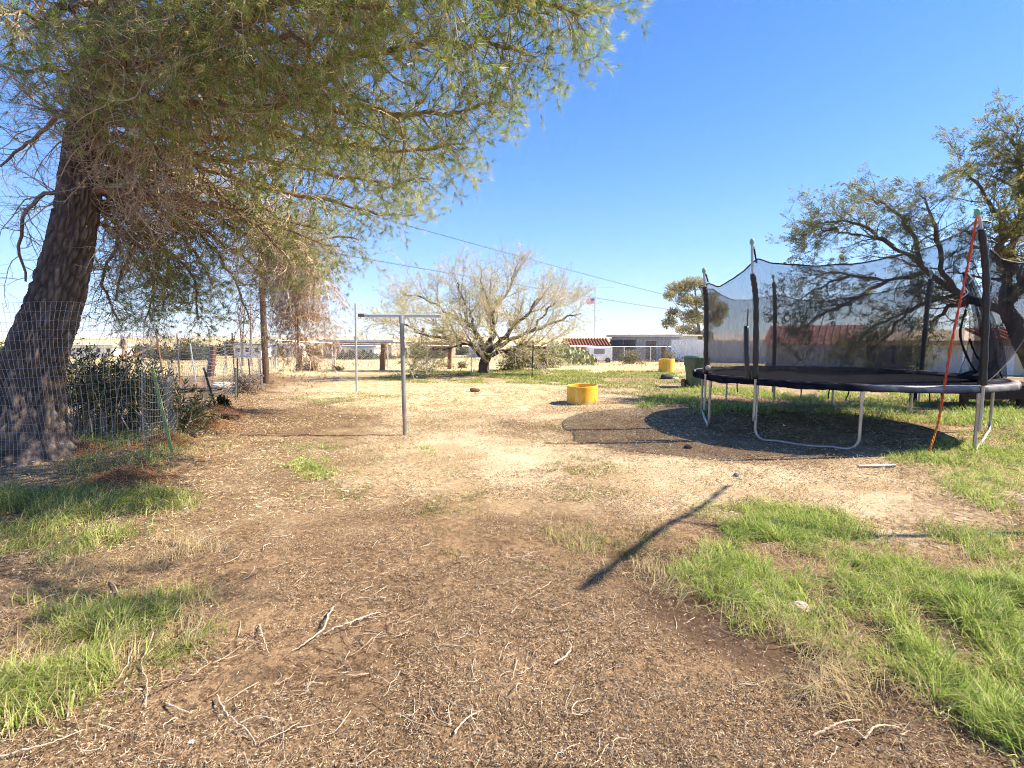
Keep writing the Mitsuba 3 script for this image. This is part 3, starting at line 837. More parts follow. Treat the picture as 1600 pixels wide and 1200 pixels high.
# ------------------------------------------------------------------ the big pine
def pine():
    rng = np.random.default_rng(11)
    t = thing('pine_tree', 'huge leaning pine tree with rough dark trunk and drooping needled boughs', 'tree')
    D0 = 6.35
    b = at(48, 745, D0); zb = float(H(b[0], D0))
    ctl = [at(46, 745, D0), at(46, 640, D0), at(58, 560, D0), at(91, 460, D0), at(118, 340, D0 + .05), at(134, 220, D0 + .1), at(160, 80, D0 + .1), at(200, -120, D0 + .1), at(240, -380, D0)]
    ctl[0][2] = zb - 0.15
    axis = smooth_line(ctl, 260)
    S = 120
    zz = axis[:, 2]
    R = np.interp(zz, [0, .3, .8, 1.5, 2.2, 3.2, 4.2, 6, 9], [.62, .44, .345, .30, .262, .222, .20, .17, .1])
    V, F = tubes(axis[None], R[None], S)
    ring = np.tile(np.arange(S), 260) / S * 2 * np.pi
    zr = np.repeat(zz, S)
    ca, sa = np.cos(ring), np.sin(ring)
    # bark: long plates between deep furrows
    from scipy.spatial import cKDTree
    q = np.stack([ca * 2.6, sa * 2.6, zr * 1.15], -1)
    cr_ = np.random.default_rng(3)
    ga, gz = np.meshgrid(np.arange(27), np.arange(52))
    off = cr_.uniform(-.42, .42, (2,) + ga.shape)
    ang_, zc_ = (ga + off[0] + .5 * (gz % 2)) / 27 * 2 * np.pi, (gz + off[1]) * .21 - .6
    seeds = np.stack([np.cos(ang_) * .35, np.sin(ang_) * .35, zc_ * .36], -1).reshape(-1, 3)
    warp = (meshkit.fbm(q * 2.2, 3, 1) - .5)[:, None]
    fine_ = meshkit.fbm(np.stack([ca * 12, sa * 12, zr * 7], -1), 3, 16)
    dd_, id_ = cKDTree(seeds).query(np.stack([ca * .35, sa * .35, zr * .36], -1) + warp * [.16, .16, .10] + (fine_ - .5)[:, None] * .035, 2)
    gap = dd_[:, 1] - dd_[:, 0]
    plate = sstep(0.002, 0.040, gap) * (.72 + .28 * cr_.uniform(0, 1, len(seeds))[id_[:, 0]])
    fine = meshkit.fbm(np.stack([ca * 16, sa * 16, zr * 12], -1), 3, 6)
    out = unit(V - np.repeat(axis, S, 0))
    V = V + out * (0.034 * (plate - 0.6) + 0.022 * (fine - 0.5) + 0.05 * (meshkit.fbm(q * .6, 2, 9) - .5))[:, None]
    C = np.array([0.085, 0.07, 0.064]) * (1 - plate[:, None]) + np.array([0.20, 0.165, 0.145]) * plate[:, None]
    C = C * (0.35 + 1.3 * fine[:, None])
    C = C * (1 - 0.25 * sstep(0.4, 0.65, meshkit.fbm(q * .8, 2, 12)))[:, None]
    MB().add(V, F, C).build(part(t, 'trunk'), 'm_matte', True)

    def on_trunk(z):
        i = int(np.argmin(np.abs(zz - z)))
        return axis[i]

    limbs = [  # height on the trunk, (px, py, distance) it runs through, root radius, share of green, twigs per metre
        (5.6, [(300, 60, 5.7), (480, -20, 5.3), (700, -25, 5.0), (880, -5, 4.9), (985, 25, 4.8)], .07, 1, 1.3),
        (5.1, [(350, 120, 5.9), (560, 90, 5.5), (760, 70, 5.3), (905, 90, 5.1)], .065, 1, 1.3),
        (4.7, [(330, 170, 6.1), (520, 170, 5.8), (700, 180, 5.7), (835, 160, 5.6)], .06, 1, 1.3),
        (4.4, [(300, 215, 6.3), (450, 220, 6.3), (640, 235, 6.2), (775, 225, 6.1)], .055, 1, 1.3),
        (4.2, [(300, 240, 6.6), (450, 260, 6.9), (600, 285, 7.0), (715, 280, 7.1)], .055, .9, 1.2),
        (4.1, [(300, 260, 7.1), (450, 300, 7.6), (580, 325, 7.9), (685, 335, 8.1)], .055, .9, 1.2),
        (3.9, [(280, 280, 7.3), (400, 320, 7.9), (500, 360, 8.3), (580, 375, 8.5)], .05, .9, 1.2),
        (3.7, [(260, 300, 7.3), (380, 345, 8.1), (450, 390, 8.6), (495, 425, 8.8)], .05, .7, 1.2),
        (3.5, [(240, 320, 7.1), (300, 390, 7.7), (335, 450, 8.1)], .045, .6, 1.3),
        (3.3, [(225, 350, 7.1), (245, 410, 7.6), (262, 465, 7.9)], .04, .6, 1.3),
        (3.2, [(205, 380, 7.2), (190, 430, 7.6), (180, 470, 7.9)], .035, .15, 1.2),
        (3.45, [(210, 306, 6.5), (300, 312, 6.8), (400, 348, 7.2), (455, 415, 7.5)], .06, .12, 0.8),
        (4.5, [(250, 160, 5.7), (330, 160, 5.2), (420, 160, 4.8), (520, 150, 4.5)], .05, .9, 1.3),
        (5.2, [(230, 60, 5.4), (300, 50, 4.9), (420, 55, 4.4), (560, 60, 4.2)], .05, .9, 1.3),
        (5.0, [(260, 100, 5.8), (380, 110, 5.6), (470, 130, 5.5), (600, 160, 5.5)], .05, .9, 1.3),
        (4.8, [(300, 140, 6.6), (430, 190, 6.9), (560, 230, 7.0), (660, 250, 7.2)], .05, .9, 1.3),
        (5.7, [(150, 0, 5.4), (110, 10, 4.9), (60, 30, 4.5), (10, 40, 4.2)], .05, .9, 1.3),
        (5.3, [(170, 60, 5.6), (150, 80, 5.1), (200, 100, 4.8), (260, 90, 4.5)], .04, .8, 1.3),
        (4.9, [(120, 110, 6.0), (60, 110, 5.8), (0, 100, 5.6)], .04, .35, 1.3),
        (4.3, [(100, 180, 6.3), (50, 220, 6.5), (0, 260, 6.6)], .035, .05, 1.2),
        (3.3, [(85, 300, 6.3), (50, 320, 6.3), (30, 380, 6.3), (40, 440, 6.4)], .03, .0, 0.8),
        (6.3, [(380, -120, 5.5), (620, -110, 5.0), (820, -70, 4.7), (960, -30, 4.6)], .06, 1, 1.3),
        (6.0, [(350, -80, 5.1), (520, -60, 4.5), (640, -50, 4.1), (760, -20, 3.9)], .05, 1, 1.2),
        (5.5, [(280, 0, 5.2), (380, 0, 4.6), (480, 10, 4.2), (620, 10, 4.0)], .05, .9, 1.2),
        (6.4, [(200, -100, 4.6), (330, -140, 3.8), (450, -160, 3.3)], .05, 1, 1.1),
        (6.6, [(60, -100, 5.2), (-100, -60, 4.6), (-200, 0, 4.3)], .05, 1, 1.0),
        (6.8, [(300, -250, 6.5), (560, -260, 6.8), (800, -230, 7.0)], .06, 1, .9),
        (7.2, [(250, -320, 5.5), (420, -360, 4.6), (600, -380, 4.0)], .06, 1, .8),
        (4.0, [(240, 250, 7.0), (330, 300, 7.4), (420, 350, 7.9), (545, 385, 8.4)], .045, .7, 1.3),
        (3.8, [(230, 290, 6.9), (290, 340, 7.3), (370, 390, 7.7), (420, 440, 7.9)], .04, .4, 1.3),
    ]
    limbs += [(3.6, [(205, 330, 7.0), (262, 400, 7.6), (255, 480, 7.9)], .035, .15, 2.0), (3.4, [(185, 360, 6.9), (160, 440, 7.4), (185, 500, 7.6)], .03, .05, 2.0),
              (3.7, [(270, 335, 7.3), (355, 420, 8.0), (390, 500, 8.4)], .04, .1, 2.0), (3.8, [(300, 320, 7.5), (420, 400, 8.4), (470, 460, 8.8)], .04, .1, 1.8),
              (3.5, [(230, 370, 7.4), (300, 430, 7.9), (310, 500, 8.2)], .035, .85, 1.8), (3.45, [(215, 380, 7.3), (240, 450, 7.7), (225, 505, 7.9)], .03, .8, 1.8),
              (4.2, [(160, 220, 5.9), (200, 260, 5.7), (255, 330, 5.7)], .022, 0, 1.6), (4.4, [(150, 200, 5.9), (120, 180, 5.6), (60, 170, 5.5)], .022, .1, 1.6), (4.6, [(170, 170, 5.8), (210, 180, 5.5), (260, 260, 5.4)], .022, .2, 1.6),
              (6.6, [(500, -230, 5.2), (1000, -290, 4.0), (1640, -340, 3.0)], .06, .9, 1.2)]
    KL = 18
    Ls, Rs, G_, Dn = [], [], [], []
    for z, pts, r0, green, dens in limbs:
        P = smooth_line([on_trunk(z)] + [at(450 + (a_ - 450) * .85 if a_ > 450 else a_, b_, c_) for a_, b_, c_ in pts], KL)
        P[2:-1] += rng.normal(size=(KL - 3, 3)) * (0.035 if r0 > .036 else .012)
        Ls.append(P); Rs.append(np.linspace(r0, 0.012, KL)); G_.append(green); Dn.append(dens)
        v, f = tubes(P[None], Rs[-1][None], 8)
        MB().add(v, f, mottle(v, (0.24, 0.17, 0.13), 0.45, 8, len(Ls))).build(part(t, 'limb'), 'm_matte', True)
    Ls, Rs, G_ = np.array(Ls), np.array(Rs), np.array(G_)
    twig_P, twig_R, dead_P, dead_R, tuft_p, tuft_d = [], [], [], [], [], []
    for L, R_, g, dn in zip(Ls, Rs, G_, Dn):
        length = np.linalg.norm(np.diff(L, axis=0), axis=1).sum()
        m = int(length * 13 * dn)
        P2, R2, _ = grow(L[None], R_[None], m, 0.08, 1.0, 0.40, 1.10, (35, 80), 8, 0.42, (0, 0, -0.35), 0.4, rng, 0.35, 0.0045)
        P3, R3, _ = grow(P2, R2, 6, 0.12, 1.0, 0.18, 0.55, (30, 70), 5, 0.45, (0, 0, 0.10), 0.6, rng, 0.3, 0.0028)
        tpos = np.repeat((np.arange(m) + .5) / m, 6)
        green = rng.uniform(0, 1, len(P3)) < g * sstep(.12, .4, tpos)
        live2 = rng.uniform(0, 1, len(P2)) < max(g, 0.02)
        twig_P += [P3[green]]; twig_R += [R3[green]]
        dead_P += [P3[~green]]; dead_R += [R3[~green]]
        if (~green).sum() > 3:          # dead wood is the densest tangle: one more order of curled bare twigs
            P4, R4, _ = grow(P3[~green][::3], R3[~green][::3], 3, 0.15, 0.95, 0.10, 0.34, (30, 80), 5, 0.6, (0, 0, -0.2), 0.7, rng, 0.3, 0.0018)
            dead_P.append(P4); dead_R.append(R4)
        twig_P.append(P2); twig_R.append(R2)
        if green.any():
            for m_, a_, b_ in ((1, 0.95, 1.0), (1, 0.5, .9)):
                p, d, _ = sample(P3[green], m_, a_, b_, rng)
                tuft_p.append(p); tuft_d.append(d)
            p, d, _ = sample(P2[live2], 2, 0.7, 1.0, rng)
            tuft_p.append(p); tuft_d.append(d)
    tp, td = np.vstack(tuft_p), np.vstack(tuft_d)
    m = MB()
    for P in (5, 8):
        sel = [(p, r) for p, r in zip(twig_P, twig_R) if p.shape[1] == P]
        pp, rr = np.vstack([s[0] for s in sel]), np.vstack([s[1] for s in sel])
        v, f = tubes(pp, rr, 3)
        m.add(v, f, rep(pick([(0.46, 0.40, 0.30), (0.36, 0.31, 0.22), (0.58, 0.50, 0.39), (0.28, 0.24, 0.17)], len(pp), rng), P * 3))
    tag(m.build(part(t, 'twigs')), kind='stuff')
    pp, rr = np.vstack(dead_P), np.vstack(dead_R)
    v, f = tubes(pp, rr, 3)
    m = MB().add(v, f, rep(pick([(0.52, 0.45, 0.38), (0.42, 0.35, 0.29), (0.60, 0.52, 0.44), (0.32, 0.24, 0.19)], len(pp), rng), 15))
    tag(m.build(part(t, 'dead_twigs')), 'bare grey curled dead twigs', kind='stuff')
    v, f = needles(tp, td + [0, 0, .12], 17, 0.08, 0.14, 0.0021, 0.40, rng)
    cols = pick([(0.31, 0.38, 0.12), (0.24, 0.33, 0.10), (0.42, 0.44, 0.17), (0.20, 0.28, 0.09), (0.50, 0.49, 0.25)], len(tp), rng, .2)
    tag(MB().add(v, f, rep(rep(cols * 1.18, 17), 3)).build(part(t, 'needles'), 'm_needle'), kind='stuff')

    # the dead bough that hangs down by the fence corner
    L = np.array([smooth_line([on_trunk(4.0), at(300, 290, 7.8), at(400, 345, 9.0), at(440, 400, 9.8), at(462, 480, 10.1), at(466, 548, 10.2)], KL),
                  smooth_line([on_trunk(4.1), at(310, 280, 7.9), at(410, 330, 9.0), at(470, 380, 9.6), at(490, 430, 9.9), at(488, 500, 10.0)], KL)])
    Rl = np.linspace(.055, .012, KL)[None].repeat(2, 0)
    v, f = tubes(L, Rl, 7)
    k = part(t, 'limb')
    MB().add(v, f, mottle(v, (0.24, 0.17, 0.13), 0.45, 8, 3)).build(k, 'm_matte', True)
    P2, R2, _ = grow(L, Rl, 150, 0.36, 1.0, 0.7, 1.6, (40, 85), 8, 0.4, (0.05, 0, -0.8), 0.4, rng, 0.2, 0.005)
    P3, R3, _ = grow(P2, R2, 11, 0.1, 1.0, 0.18, 0.5, (30, 75), 5, 0.5, (0.1, 0, -0.4), 0.6, rng, 0.3, 0.003)
    m = MB()
    for P, R_ in ((P2, R2), (P3, R3)):
        v, f = tubes(P, R_, 3)
        m.add(v, f, rep(pick([(0.52, 0.42, 0.33), (0.62, 0.53, 0.44), (0.42, 0.31, 0.23), (0.70, 0.61, 0.52)], len(P), rng), P.shape[1] * 3))
    tag(m.build(part(t, 'dead_bough')), 'hanging bundle of dead brown twigs near the fence corner', kind='stuff')
    p, d, _ = sample(P3, 2, 0.3, 1.0, rng)
    v, f = needles(p, d - [0, 0, .5], 9, 0.06, 0.11, 0.002, 0.35, rng)
    tag(MB().add(v, f, rep(pick([(0.36, 0.20, 0.10), (0.42, 0.27, 0.15), (0.28, 0.16, 0.08)], len(p) * 9, rng), 3)).build(part(t, 'dead_needles'), 'm_leaf'), kind='stuff')


pine()


# ------------------------------------------------------------------ the welded wire fence along the left side
def wire_fence():
    rng = np.random.default_rng(21)
    t = thing('wire_fence', 'sagging welded wire fence around the pine trunk and along the left yard side', 'fence')
    P = FENCE_LINE
    seg = np.linalg.norm(np.diff(P, axis=0), axis=1)
    S = np.concatenate([[0], np.cumsum(seg)])
    L = S[-1]

    def pos(s, h):
        s, h = np.asarray(s, float), np.asarray(h, float)
        x, y = np.interp(s, S, P[:, 0]), np.interp(s, S, P[:, 1])
        w = (meshkit.fbm(np.stack([s * .7, h * .9, 0 * s], -1), 2, 3) - .5) * 0.34 * np.clip(h + .15, 0, 1)
        w2 = (meshkit.noise(np.stack([s * 2.2, h * 2.5, 0 * s], -1), 7) - .5) * 0.10
        top = np.interp(s, [0, S[1], S[2], S[3], S[3] + 2, L], [2.05, 2.0, 1.85, 1.45, 1.35, 1.4])
        z = H(x, y) + h * top * (1 + .05 * (meshkit.noise(np.stack([s * .8, 0 * s, 0 * s], -1), 9) - .5))
        return np.stack([x + w * .7 + w2, y + w + w2 * .5, z + 0.08 * (meshkit.noise(np.stack([s * 1.5, h * 3, 0 * s], -1), 5) - .5)], -1)

    m = MB()
    sv = np.arange(0.0, L, 0.0508)
    hv = np.linspace(0, 1, 11)
    V = pos(sv[:, None] + 0 * hv, hv[None] + 0 * sv[:, None])
    v, f = tubes(V, np.full(V.shape[:2], 0.0017), 3)
    m.add(v, f, mottle(v, (0.60, 0.59, 0.56), .3, 5, 1, (0.44, 0.40, 0.35)))
    sh = np.arange(0, L, 0.09)
    hh = np.linspace(0.0, 1, 19)
    V = pos(sh[None] + 0 * hh[:, None], hh[:, None] + 0 * sh[None])
    v, f = tubes(V, np.full(V.shape[:2], 0.0019), 3)
    m.add(v, f, mottle(v, (0.62, 0.61, 0.58), .3, 5, 2, (0.44, 0.40, 0.35)))
    tag(m.build(part(t, 'wire_mesh'), 'm_metal'), kind='stuff')

    def steel_post(px, pb, pt, lean, col, label):
        b = gp(px, pb)
        top = at(px + lean, pt, b[1])
        u = unit(top - b)
        k = part(t, 'post')
        mm = MB()
        v, f = bar(b - u * .2, top, 0.042, 0.007, 10); mm.add(v, f, mottle(v, col, .3, 8, px))
        v, f = bar(b - u * .2 + [0, .012, 0], top + [0, .012, 0], 0.007, 0.032, 10); mm.add(v, f, mottle(v, col, .3, 8, px))
        n = int(np.linalg.norm(top - b) / .055)
        for i in range(3, n):
            v, f = box(b + (top - b) * i / n + [0, -.006, 0], (0.014, 0.012, 0.012)); mm.add(v, f, np.asarray(col) * .8)
        mm.build(k, 'm_paint')
        tag(k, label)
    steel_post(270, 712, 575, -32, (0.27, 0.36, 0.15), 'bright green steel post leaning in front of the dark shrub')
    steel_post(338, 640, 574, -20, (0.10, 0.11, 0.09), 'dark steel post leaning left beyond the shrub')
    steel_post(371, 622, 560, 0, (0.12, 0.13, 0.11), None)
    steel_post(393, 612, 560, -5, (0.25, 0.17, 0.12), None)
    steel_post(368, 626, 575, 0, (0.30, 0.33, 0.28), None)
    steel_post(408, 600, 562, -2, (0.28, 0.26, 0.24), None)
    steel_post(431, 578, 536, 0, (0.52, 0.53, 0.53), None)
    k = thing('fence_stake', 'thin rusty stake standing behind the dark shrub', 'stake')
    b = at(258, 596, 15.5); v, f = tube([[b[0], 15.5, float(H(b[0], 15.5)) - .2], at(243, 515, 15.5)], .028, 8)
    MB().add(v, f, mottle(v, (0.22, 0.13, 0.09), .3, 6)).build(k)
    k = thing('fence_stake', 'leaning pale galvanised pipe left of the railway tie post', 'pipe')
    b = gp(308, 606); v, f = tube([b - [0, 0, .2], at(297, 537, b[1])], .022, 8)
    MB().add(v, f, mottle(v, (0.55, 0.56, 0.57), .1, 6)).build(k, 'm_metal')
    # the second wire panel behind the shrub
    t2 = thing('mesh_fence', 'rusty square mesh fence section standing behind the dark shrub', 'fence')
    a, c = gp(190, 606), gp(372, 600)
    nv = 70
    s = np.linspace(0, 1, nv)[:, None]
    base = a * (1 - s) + c * s
    ht = 1.6
    lin = [np.stack([p + [.04 * math.sin(i), 0, 0], p + [0, .05 * math.sin(i * .4), ht * .5], p + [.03 * math.cos(i), 0, ht]]) for i, p in enumerate(base)]
    v, f = tubes(np.array(lin), np.full((nv, 3), .003), 3)
    m = MB().add(v, f, (0.27, 0.19, 0.14))
    hs = np.linspace(.05, ht, 14)
    lin = np.array([base + [0, 0, h] + np.stack([0 * s[:, 0], .05 * np.sin(np.arange(nv) * .4 + h), .02 * np.sin(np.arange(nv) * .7)], 1) for h in hs])
    v, f = tubes(lin, np.full((14, nv), .003), 3)
    m.add(v, f, (0.27, 0.19, 0.14))
    tag(m.build(part(t2, 'wire_mesh')), kind='stuff')
    for i in (2, 34, 67):
        v, f = tube([base[i] - [0, 0, .2], base[i] + [0, 0, ht + .1]], .02, 7)
        MB().add(v, f, mottle(v, (0.24, 0.15, 0.10), .3, 6)).build(part(t2, 'post'))


wire_fence()


def shrub():
    rng = np.random.default_rng(31)
    t = thing('oleander_shrub', 'tangled grey green long leaved shrub behind the wire fence beside the pine trunk', 'shrub')
    st, n = [], 230
    for i in range(n):
        px = rng.uniform(95, 300)
        y = rng.uniform(7.3, 9.4)
        b = at(px, 650, y); b[2] = float(H(b[0], y)) - .05
        hmax = np.interp(px, [90, 130, 220, 270, 310], [545, 545, 560, 600, 640])
        top = at(px + rng.uniform(-35, 45), hmax + rng.uniform(0, 70), y + rng.uniform(-.5, .5))
        st.append(smooth_line([b, b * .5 + top * .5 + rng.normal(size=3) * .08, top], 9))
    st = np.array(st)
    R = np.linspace(.011, .004, 9)[None] * rng.uniform(.7, 1.5, (n, 1))
    P2, R2, _ = grow(st, R, 4, .35, 1, .2, .45, (25, 55), 6, .25, (0, 0, .1), .7, rng)
    m = MB()
    for P, r in ((st, R), (P2, R2)):
        v, f = tubes(P, r, 4); m.add(v, f, rep(pick([(0.42, 0.35, 0.25), (0.28, 0.21, 0.15), (0.54, 0.46, 0.35)], len(P), rng), P.shape[1] * 4))
    tag(m.build(part(t, 'stems')), kind='stuff')
    p1, d1, _ = sample(P2, 8, .2, 1, rng)
    p2, d2, _ = sample(st, 8, .55, 1, rng)
    p, d = np.vstack([p1, p2]), np.vstack([d1, d2])
    d = unit(d + rng.normal(size=d.shape) * .55)
    v, f = leaves(p, d, rng.uniform(.08, .15, len(p)), .019, rng)
    tag(MB().add(v, f, rep(pick([(0.10, 0.13, 0.06), (0.14, 0.17, 0.08), (0.19, 0.20, 0.11), (0.07, 0.09, 0.04), (0.28, 0.25, 0.15)], len(p), rng, .2), 4)).build(part(t, 'foliage'), 'm_leaf'), kind='stuff')


shrub()


# ------------------------------------------------------------------ the bare yard tree
def yard_tree():
    rng = np.random.default_rng(41)
    t = thing('yard_tree', 'bare spreading yard tree with dark forked trunk and pale feathery twigs', 'tree')
    b = gp(757, 584)
    y = b[1]

    def q(px, py, dy=0.0):
        return at(px, py, y + dy)
    limbs = [([b - [0, 0, .15], q(756, 570), q(762, 552), q(760, 545)], .26, .19),
             ([q(760, 552), q(750, 530, .3), q(738, 512, .6), q(722, 500, 1.0), q(700, 492, 1.4)], .15, .05),
             ([q(757, 560), q(745, 545, -.4), q(728, 535, -.9), q(705, 530, -1.4), q(680, 515, -1.8)], .13, .05),
             ([q(760, 548), q(772, 520, .3), q(768, 490, .6), q(760, 460, .9), q(752, 430, 1.0)], .13, .035),
             ([q(762, 550), q(780, 535, -.5), q(800, 515, -1.0), q(825, 490, -1.4), q(840, 465, -1.6)], .12, .035),
             ([q(764, 556), q(790, 548, -.2), q(815, 542, -.5), q(838, 540, -.8), q(858, 548, -1.0)], .11, .04),
             ([q(775, 545), q(800, 532, .8), q(835, 515, 1.6), q(875, 500, 2.0), q(905, 490, 2.2)], .10, .03),
             ([q(738, 512, .6), q(735, 490, .9), q(722, 465, 1.2), q(712, 440, 1.4)], .07, .03),
             ([q(768, 490, .6), q(785, 465, 1.0), q(800, 440, 1.4), q(808, 420, 1.6)], .07, .025),
             ([q(705, 530, -1.4), q(672, 525, -1.9), q(640, 510, -2.2), q(618, 500, -2.4)], .06, .025),
             ([q(722, 500, 1.0), q(685, 480, 1.3), q(655, 465, 1.6), q(630, 460, 1.8)], .06, .025),
             ([q(728, 535, -.9), q(700, 545, -1.4), q(672, 545, -2.0)], .05, .02),
             ([q(757, 555), q(765, 530, -1.2), q(770, 500, -2.2), q(775, 470, -2.6)], .10, .03),
             ([q(835, 515, 1.6), q(860, 480, 1.4), q(880, 470, 1.2)], .05, .02)]
    K = 14
    Ls, Rs = [], []
    for i, (pts, r0, r1) in enumerate(limbs):
        P = smooth_line(pts, K)
        if i:
            P[2:] += rng.normal(size=(K - 2, 3)) * .05
        R = np.linspace(r0, r1, K)
        if i == 0:
            R[:3] *= [1.45, 1.2, 1.08]
        v, f = tubes(P[None], R[None], 10)
        v = v + .03 * (meshkit.fbm(v * 5, 2)[:, None] - .5)
        MB().add(v, f, mottle(v, (0.075, 0.058, 0.048), .5, 6, i, (0.12, 0.095, 0.08))).build(part(t, 'trunk' if i == 0 else 'limb'), 'm_matte', True)
        if i:
            Ls.append(P); Rs.append(R)
    Ls, Rs = np.array(Ls), np.array(Rs)
    P2, R2, _ = grow(Ls, Rs, 11, .25, 1, 1.0, 2.3, (18, 50), 9, .18, (0, 0, .45), .5, rng, .3, .009)
    P3, R3, _ = grow(P2, R2, 8, .15, 1, .5, 1.25, (20, 55), 7, .25, (0, 0, .25), .55, rng, .3, .0085)
    P4, R4, _ = grow(P3, R3, 6, .1, 1, .25, .7, (20, 55), 4, .25, (0, 0, .12), .7, rng, .3, .0055)
    m = MB()
    v, f = tubes(P2, R2, 5); m.add(v, f, rep(pick([(0.34, 0.28, 0.23), (0.44, 0.37, 0.31)], len(P2), rng), 45))
    tag(m.build(part(t, 'branches')), kind='stuff')
    m = MB()
    v, f = tubes(P3, R3, 3); m.add(v, f, rep(pick([(0.56, 0.46, 0.37), (0.46, 0.37, 0.29)], len(P3), rng), 21))
    v, f = tubes(P4, R4, 3); m.add(v, f, rep(pick([(0.74, 0.66, 0.56), (0.64, 0.55, 0.45), (0.78, 0.70, 0.62)], len(P4), rng), 12))
    tag(m.build(part(t, 'twigs')), kind='stuff')
    sel = P4[rng.uniform(0, 1, len(P4)) < np.clip(1.05 - (P4[:, 0, 2] - 1.0) / 5, .25, 1)]
    p, d, _ = sample(sel, 5, .3, 1, rng)
    v, f = leaves(p, d + rng.normal(size=d.shape) * .6, rng.uniform(.06, .12, len(p)), .032, rng)
    tag(MB().add(v, f, rep(pick([(0.56, 0.54, 0.20), (0.46, 0.48, 0.17), (0.62, 0.58, 0.28), (0.38, 0.42, 0.14)], len(p), rng), 4)).build(part(t, 'foliage'), 'm_leaf'), kind='stuff')


yard_tree()


# ------------------------------------------------------------------ the leafy tree at the right
def leafy_tree():
    rng = np.random.default_rng(51)
    t = thing('leafy_tree', 'leafy tree with a stout leaning trunk behind the trampoline at the right edge', 'tree')
    b = gp(1668, 640)
    b = np.array([11.9, 10.6, float(H(11.9, 10.6))])
    limbs = [([b - [0, 0, .2], at(1622, 580, 10.7), at(1592, 520, 10.9), at(1568, 478, 11.0)], .22, .145),
             ([at(1572, 486, 11.0), at(1535, 474, 11.1), at(1490, 452, 11.3), at(1440, 415, 11.5), at(1395, 385, 11.6), at(1340, 365, 11.8)], .10, .015),
             ([at(1568, 480, 11.0), at(1576, 430, 11.1), at(1590, 360, 11.2), at(1605, 280, 11.4)], .11, .03),
             ([at(1490, 452, 11.3), at(1468, 400, 11.2), at(1458, 345, 11.1), at(1440, 305, 11.0)], .06, .015),
             ([at(1576, 440, 11.1), at(1562, 350, 11.5), at(1535, 300, 11.8), at(1502, 262, 12.0)], .07, .015),
             ([at(1600, 320, 11.3), at(1592, 250, 11.4), at(1578, 205, 11.5)], .08, .02),
             ([at(1500, 458, 11.3), at(1440, 476, 11.8), at(1385, 500, 12.2), at(1335, 535, 12.5)], .045, .012),
             ([at(1450, 424, 11.5), at(1390, 440, 11.6), at(1320, 428, 11.8), at(1262, 430, 12.0)], .045, .01),
             ([at(1395, 385, 11.6), at(1345, 350, 11.8), at(1290, 345, 12.0)], .05, .015),
             ([at(1440, 415, 11.5), at(1420, 360, 11.9), at(1385, 320, 12.2), at(1355, 310, 12.4)], .05, .015),
             ([at(1385, 440, 11.6), at(1330, 470, 11.4), at(1275, 500, 11.6), at(1240, 520, 11.8)], .045, .015),
             ([at(1570, 470, 11.0), at(1620, 430, 10.8), at(1680, 350, 10.6)], .16, .04),
             ([at(1576, 430, 11.1), at(1560, 390, 10.6), at(1600, 340, 10.1)], .08, .02),
             ([at(1520, 466, 11.2), at(1470, 490, 11.8), at(1440, 530, 12.3)], .06, .02),
             ([at(1330, 430, 11.8), at(1280, 450, 11.7), at(1230, 480, 11.8)], .03, .01),
             ([at(1345, 368, 11.8), at(1300, 360, 12.0), at(1262, 365, 12.1)], .03, .01),
             ([at(1420, 480, 11.9), at(1380, 530, 12.0), at(1345, 560, 12.2)], .03, .01),
             ([at(1590, 360, 11.2), at(1640, 260, 11.0), at(1690, 190, 10.9)], .1, .03)]
    K = 14
    Ls, Rs = [], []
    for i, (pts, r0, r1) in enumerate(limbs):
        P = smooth_line(pts, K)
        if i:
            P[2:] += rng.normal(size=(K - 2, 3)) * .03
        R = np.linspace(r0, r1, K)
        S = 28 if i == 0 else 9
        P_, R_ = (smooth_line(pts, 50), np.linspace(r0, r1, 50)) if i == 0 else (P, R)
        v, f = tubes(P_[None], R_[None], S)
        if i == 0:
            ang = np.tile(np.arange(S), 50) / S * 2 * np.pi
            fur = np.abs(2 * meshkit.fbm(np.stack([np.cos(ang) * 3, np.sin(ang) * 3, v[:, 2] * 1.5], -1), 3) - 1)
            v = v + unit(v - np.repeat(P_, S, 0)) * (.05 * (sstep(.02, .3, fur) - .6))[:, None]
        MB().add(v, f, mottle(v, (0.10, 0.078, 0.06), .5, 7, i, (0.17, 0.13, 0.10))).build(part(t, 'trunk' if i == 0 else 'limb'), 'm_matte', True)
        if i:
            Ls.append(P); Rs.append(R)
    Ls, Rs = np.array(Ls), np.array(Rs)
    P2, R2, _ = grow(Ls, Rs, 15, .15, 1, .6, 1.5, (25, 65), 7, .3, (-.15, 0, .2), .4, rng, .3, .006)
    P3, R3, _ = grow(P2, R2, 6, .2, 1, .2, .55, (25, 60), 5, .3, (0, 0, .2), .6, rng, .3, .004)
    m = MB()
    v, f = tubes(P2, R2, 4); m.add(v, f, rep(pick([(0.16, 0.12, 0.10), (0.22, 0.17, 0.14)], len(P2), rng), 28))
    v, f = tubes(P3, R3, 3); m.add(v, f, rep(pick([(0.24, 0.18, 0.15), (0.18, 0.14, 0.11)], len(P3), rng), 15))
    tag(m.build(part(t, 'twigs')), kind='stuff')
    # compound leaves: a rachis with leaflets in pairs
    dens = np.clip((P3[:, 0, 0] - 6.5) / 4.0, .55, 1)
    sel = P3[rng.uniform(0, 1, len(P3)) < dens]
    p, d, _ = sample(sel, 6, .35, 1, rng)
    d = unit(d + rng.normal(size=d.shape) * .7 + [0, 0, -.1])
    n = len(p)
    side = unit(np.cross(d, unit(rng.normal(size=(n, 3)) * .5 + [0, 0, 1])))
    ln = rng.uniform(.16, .26, n)[:, None]
    V_, F_, k0 = [], [], 0
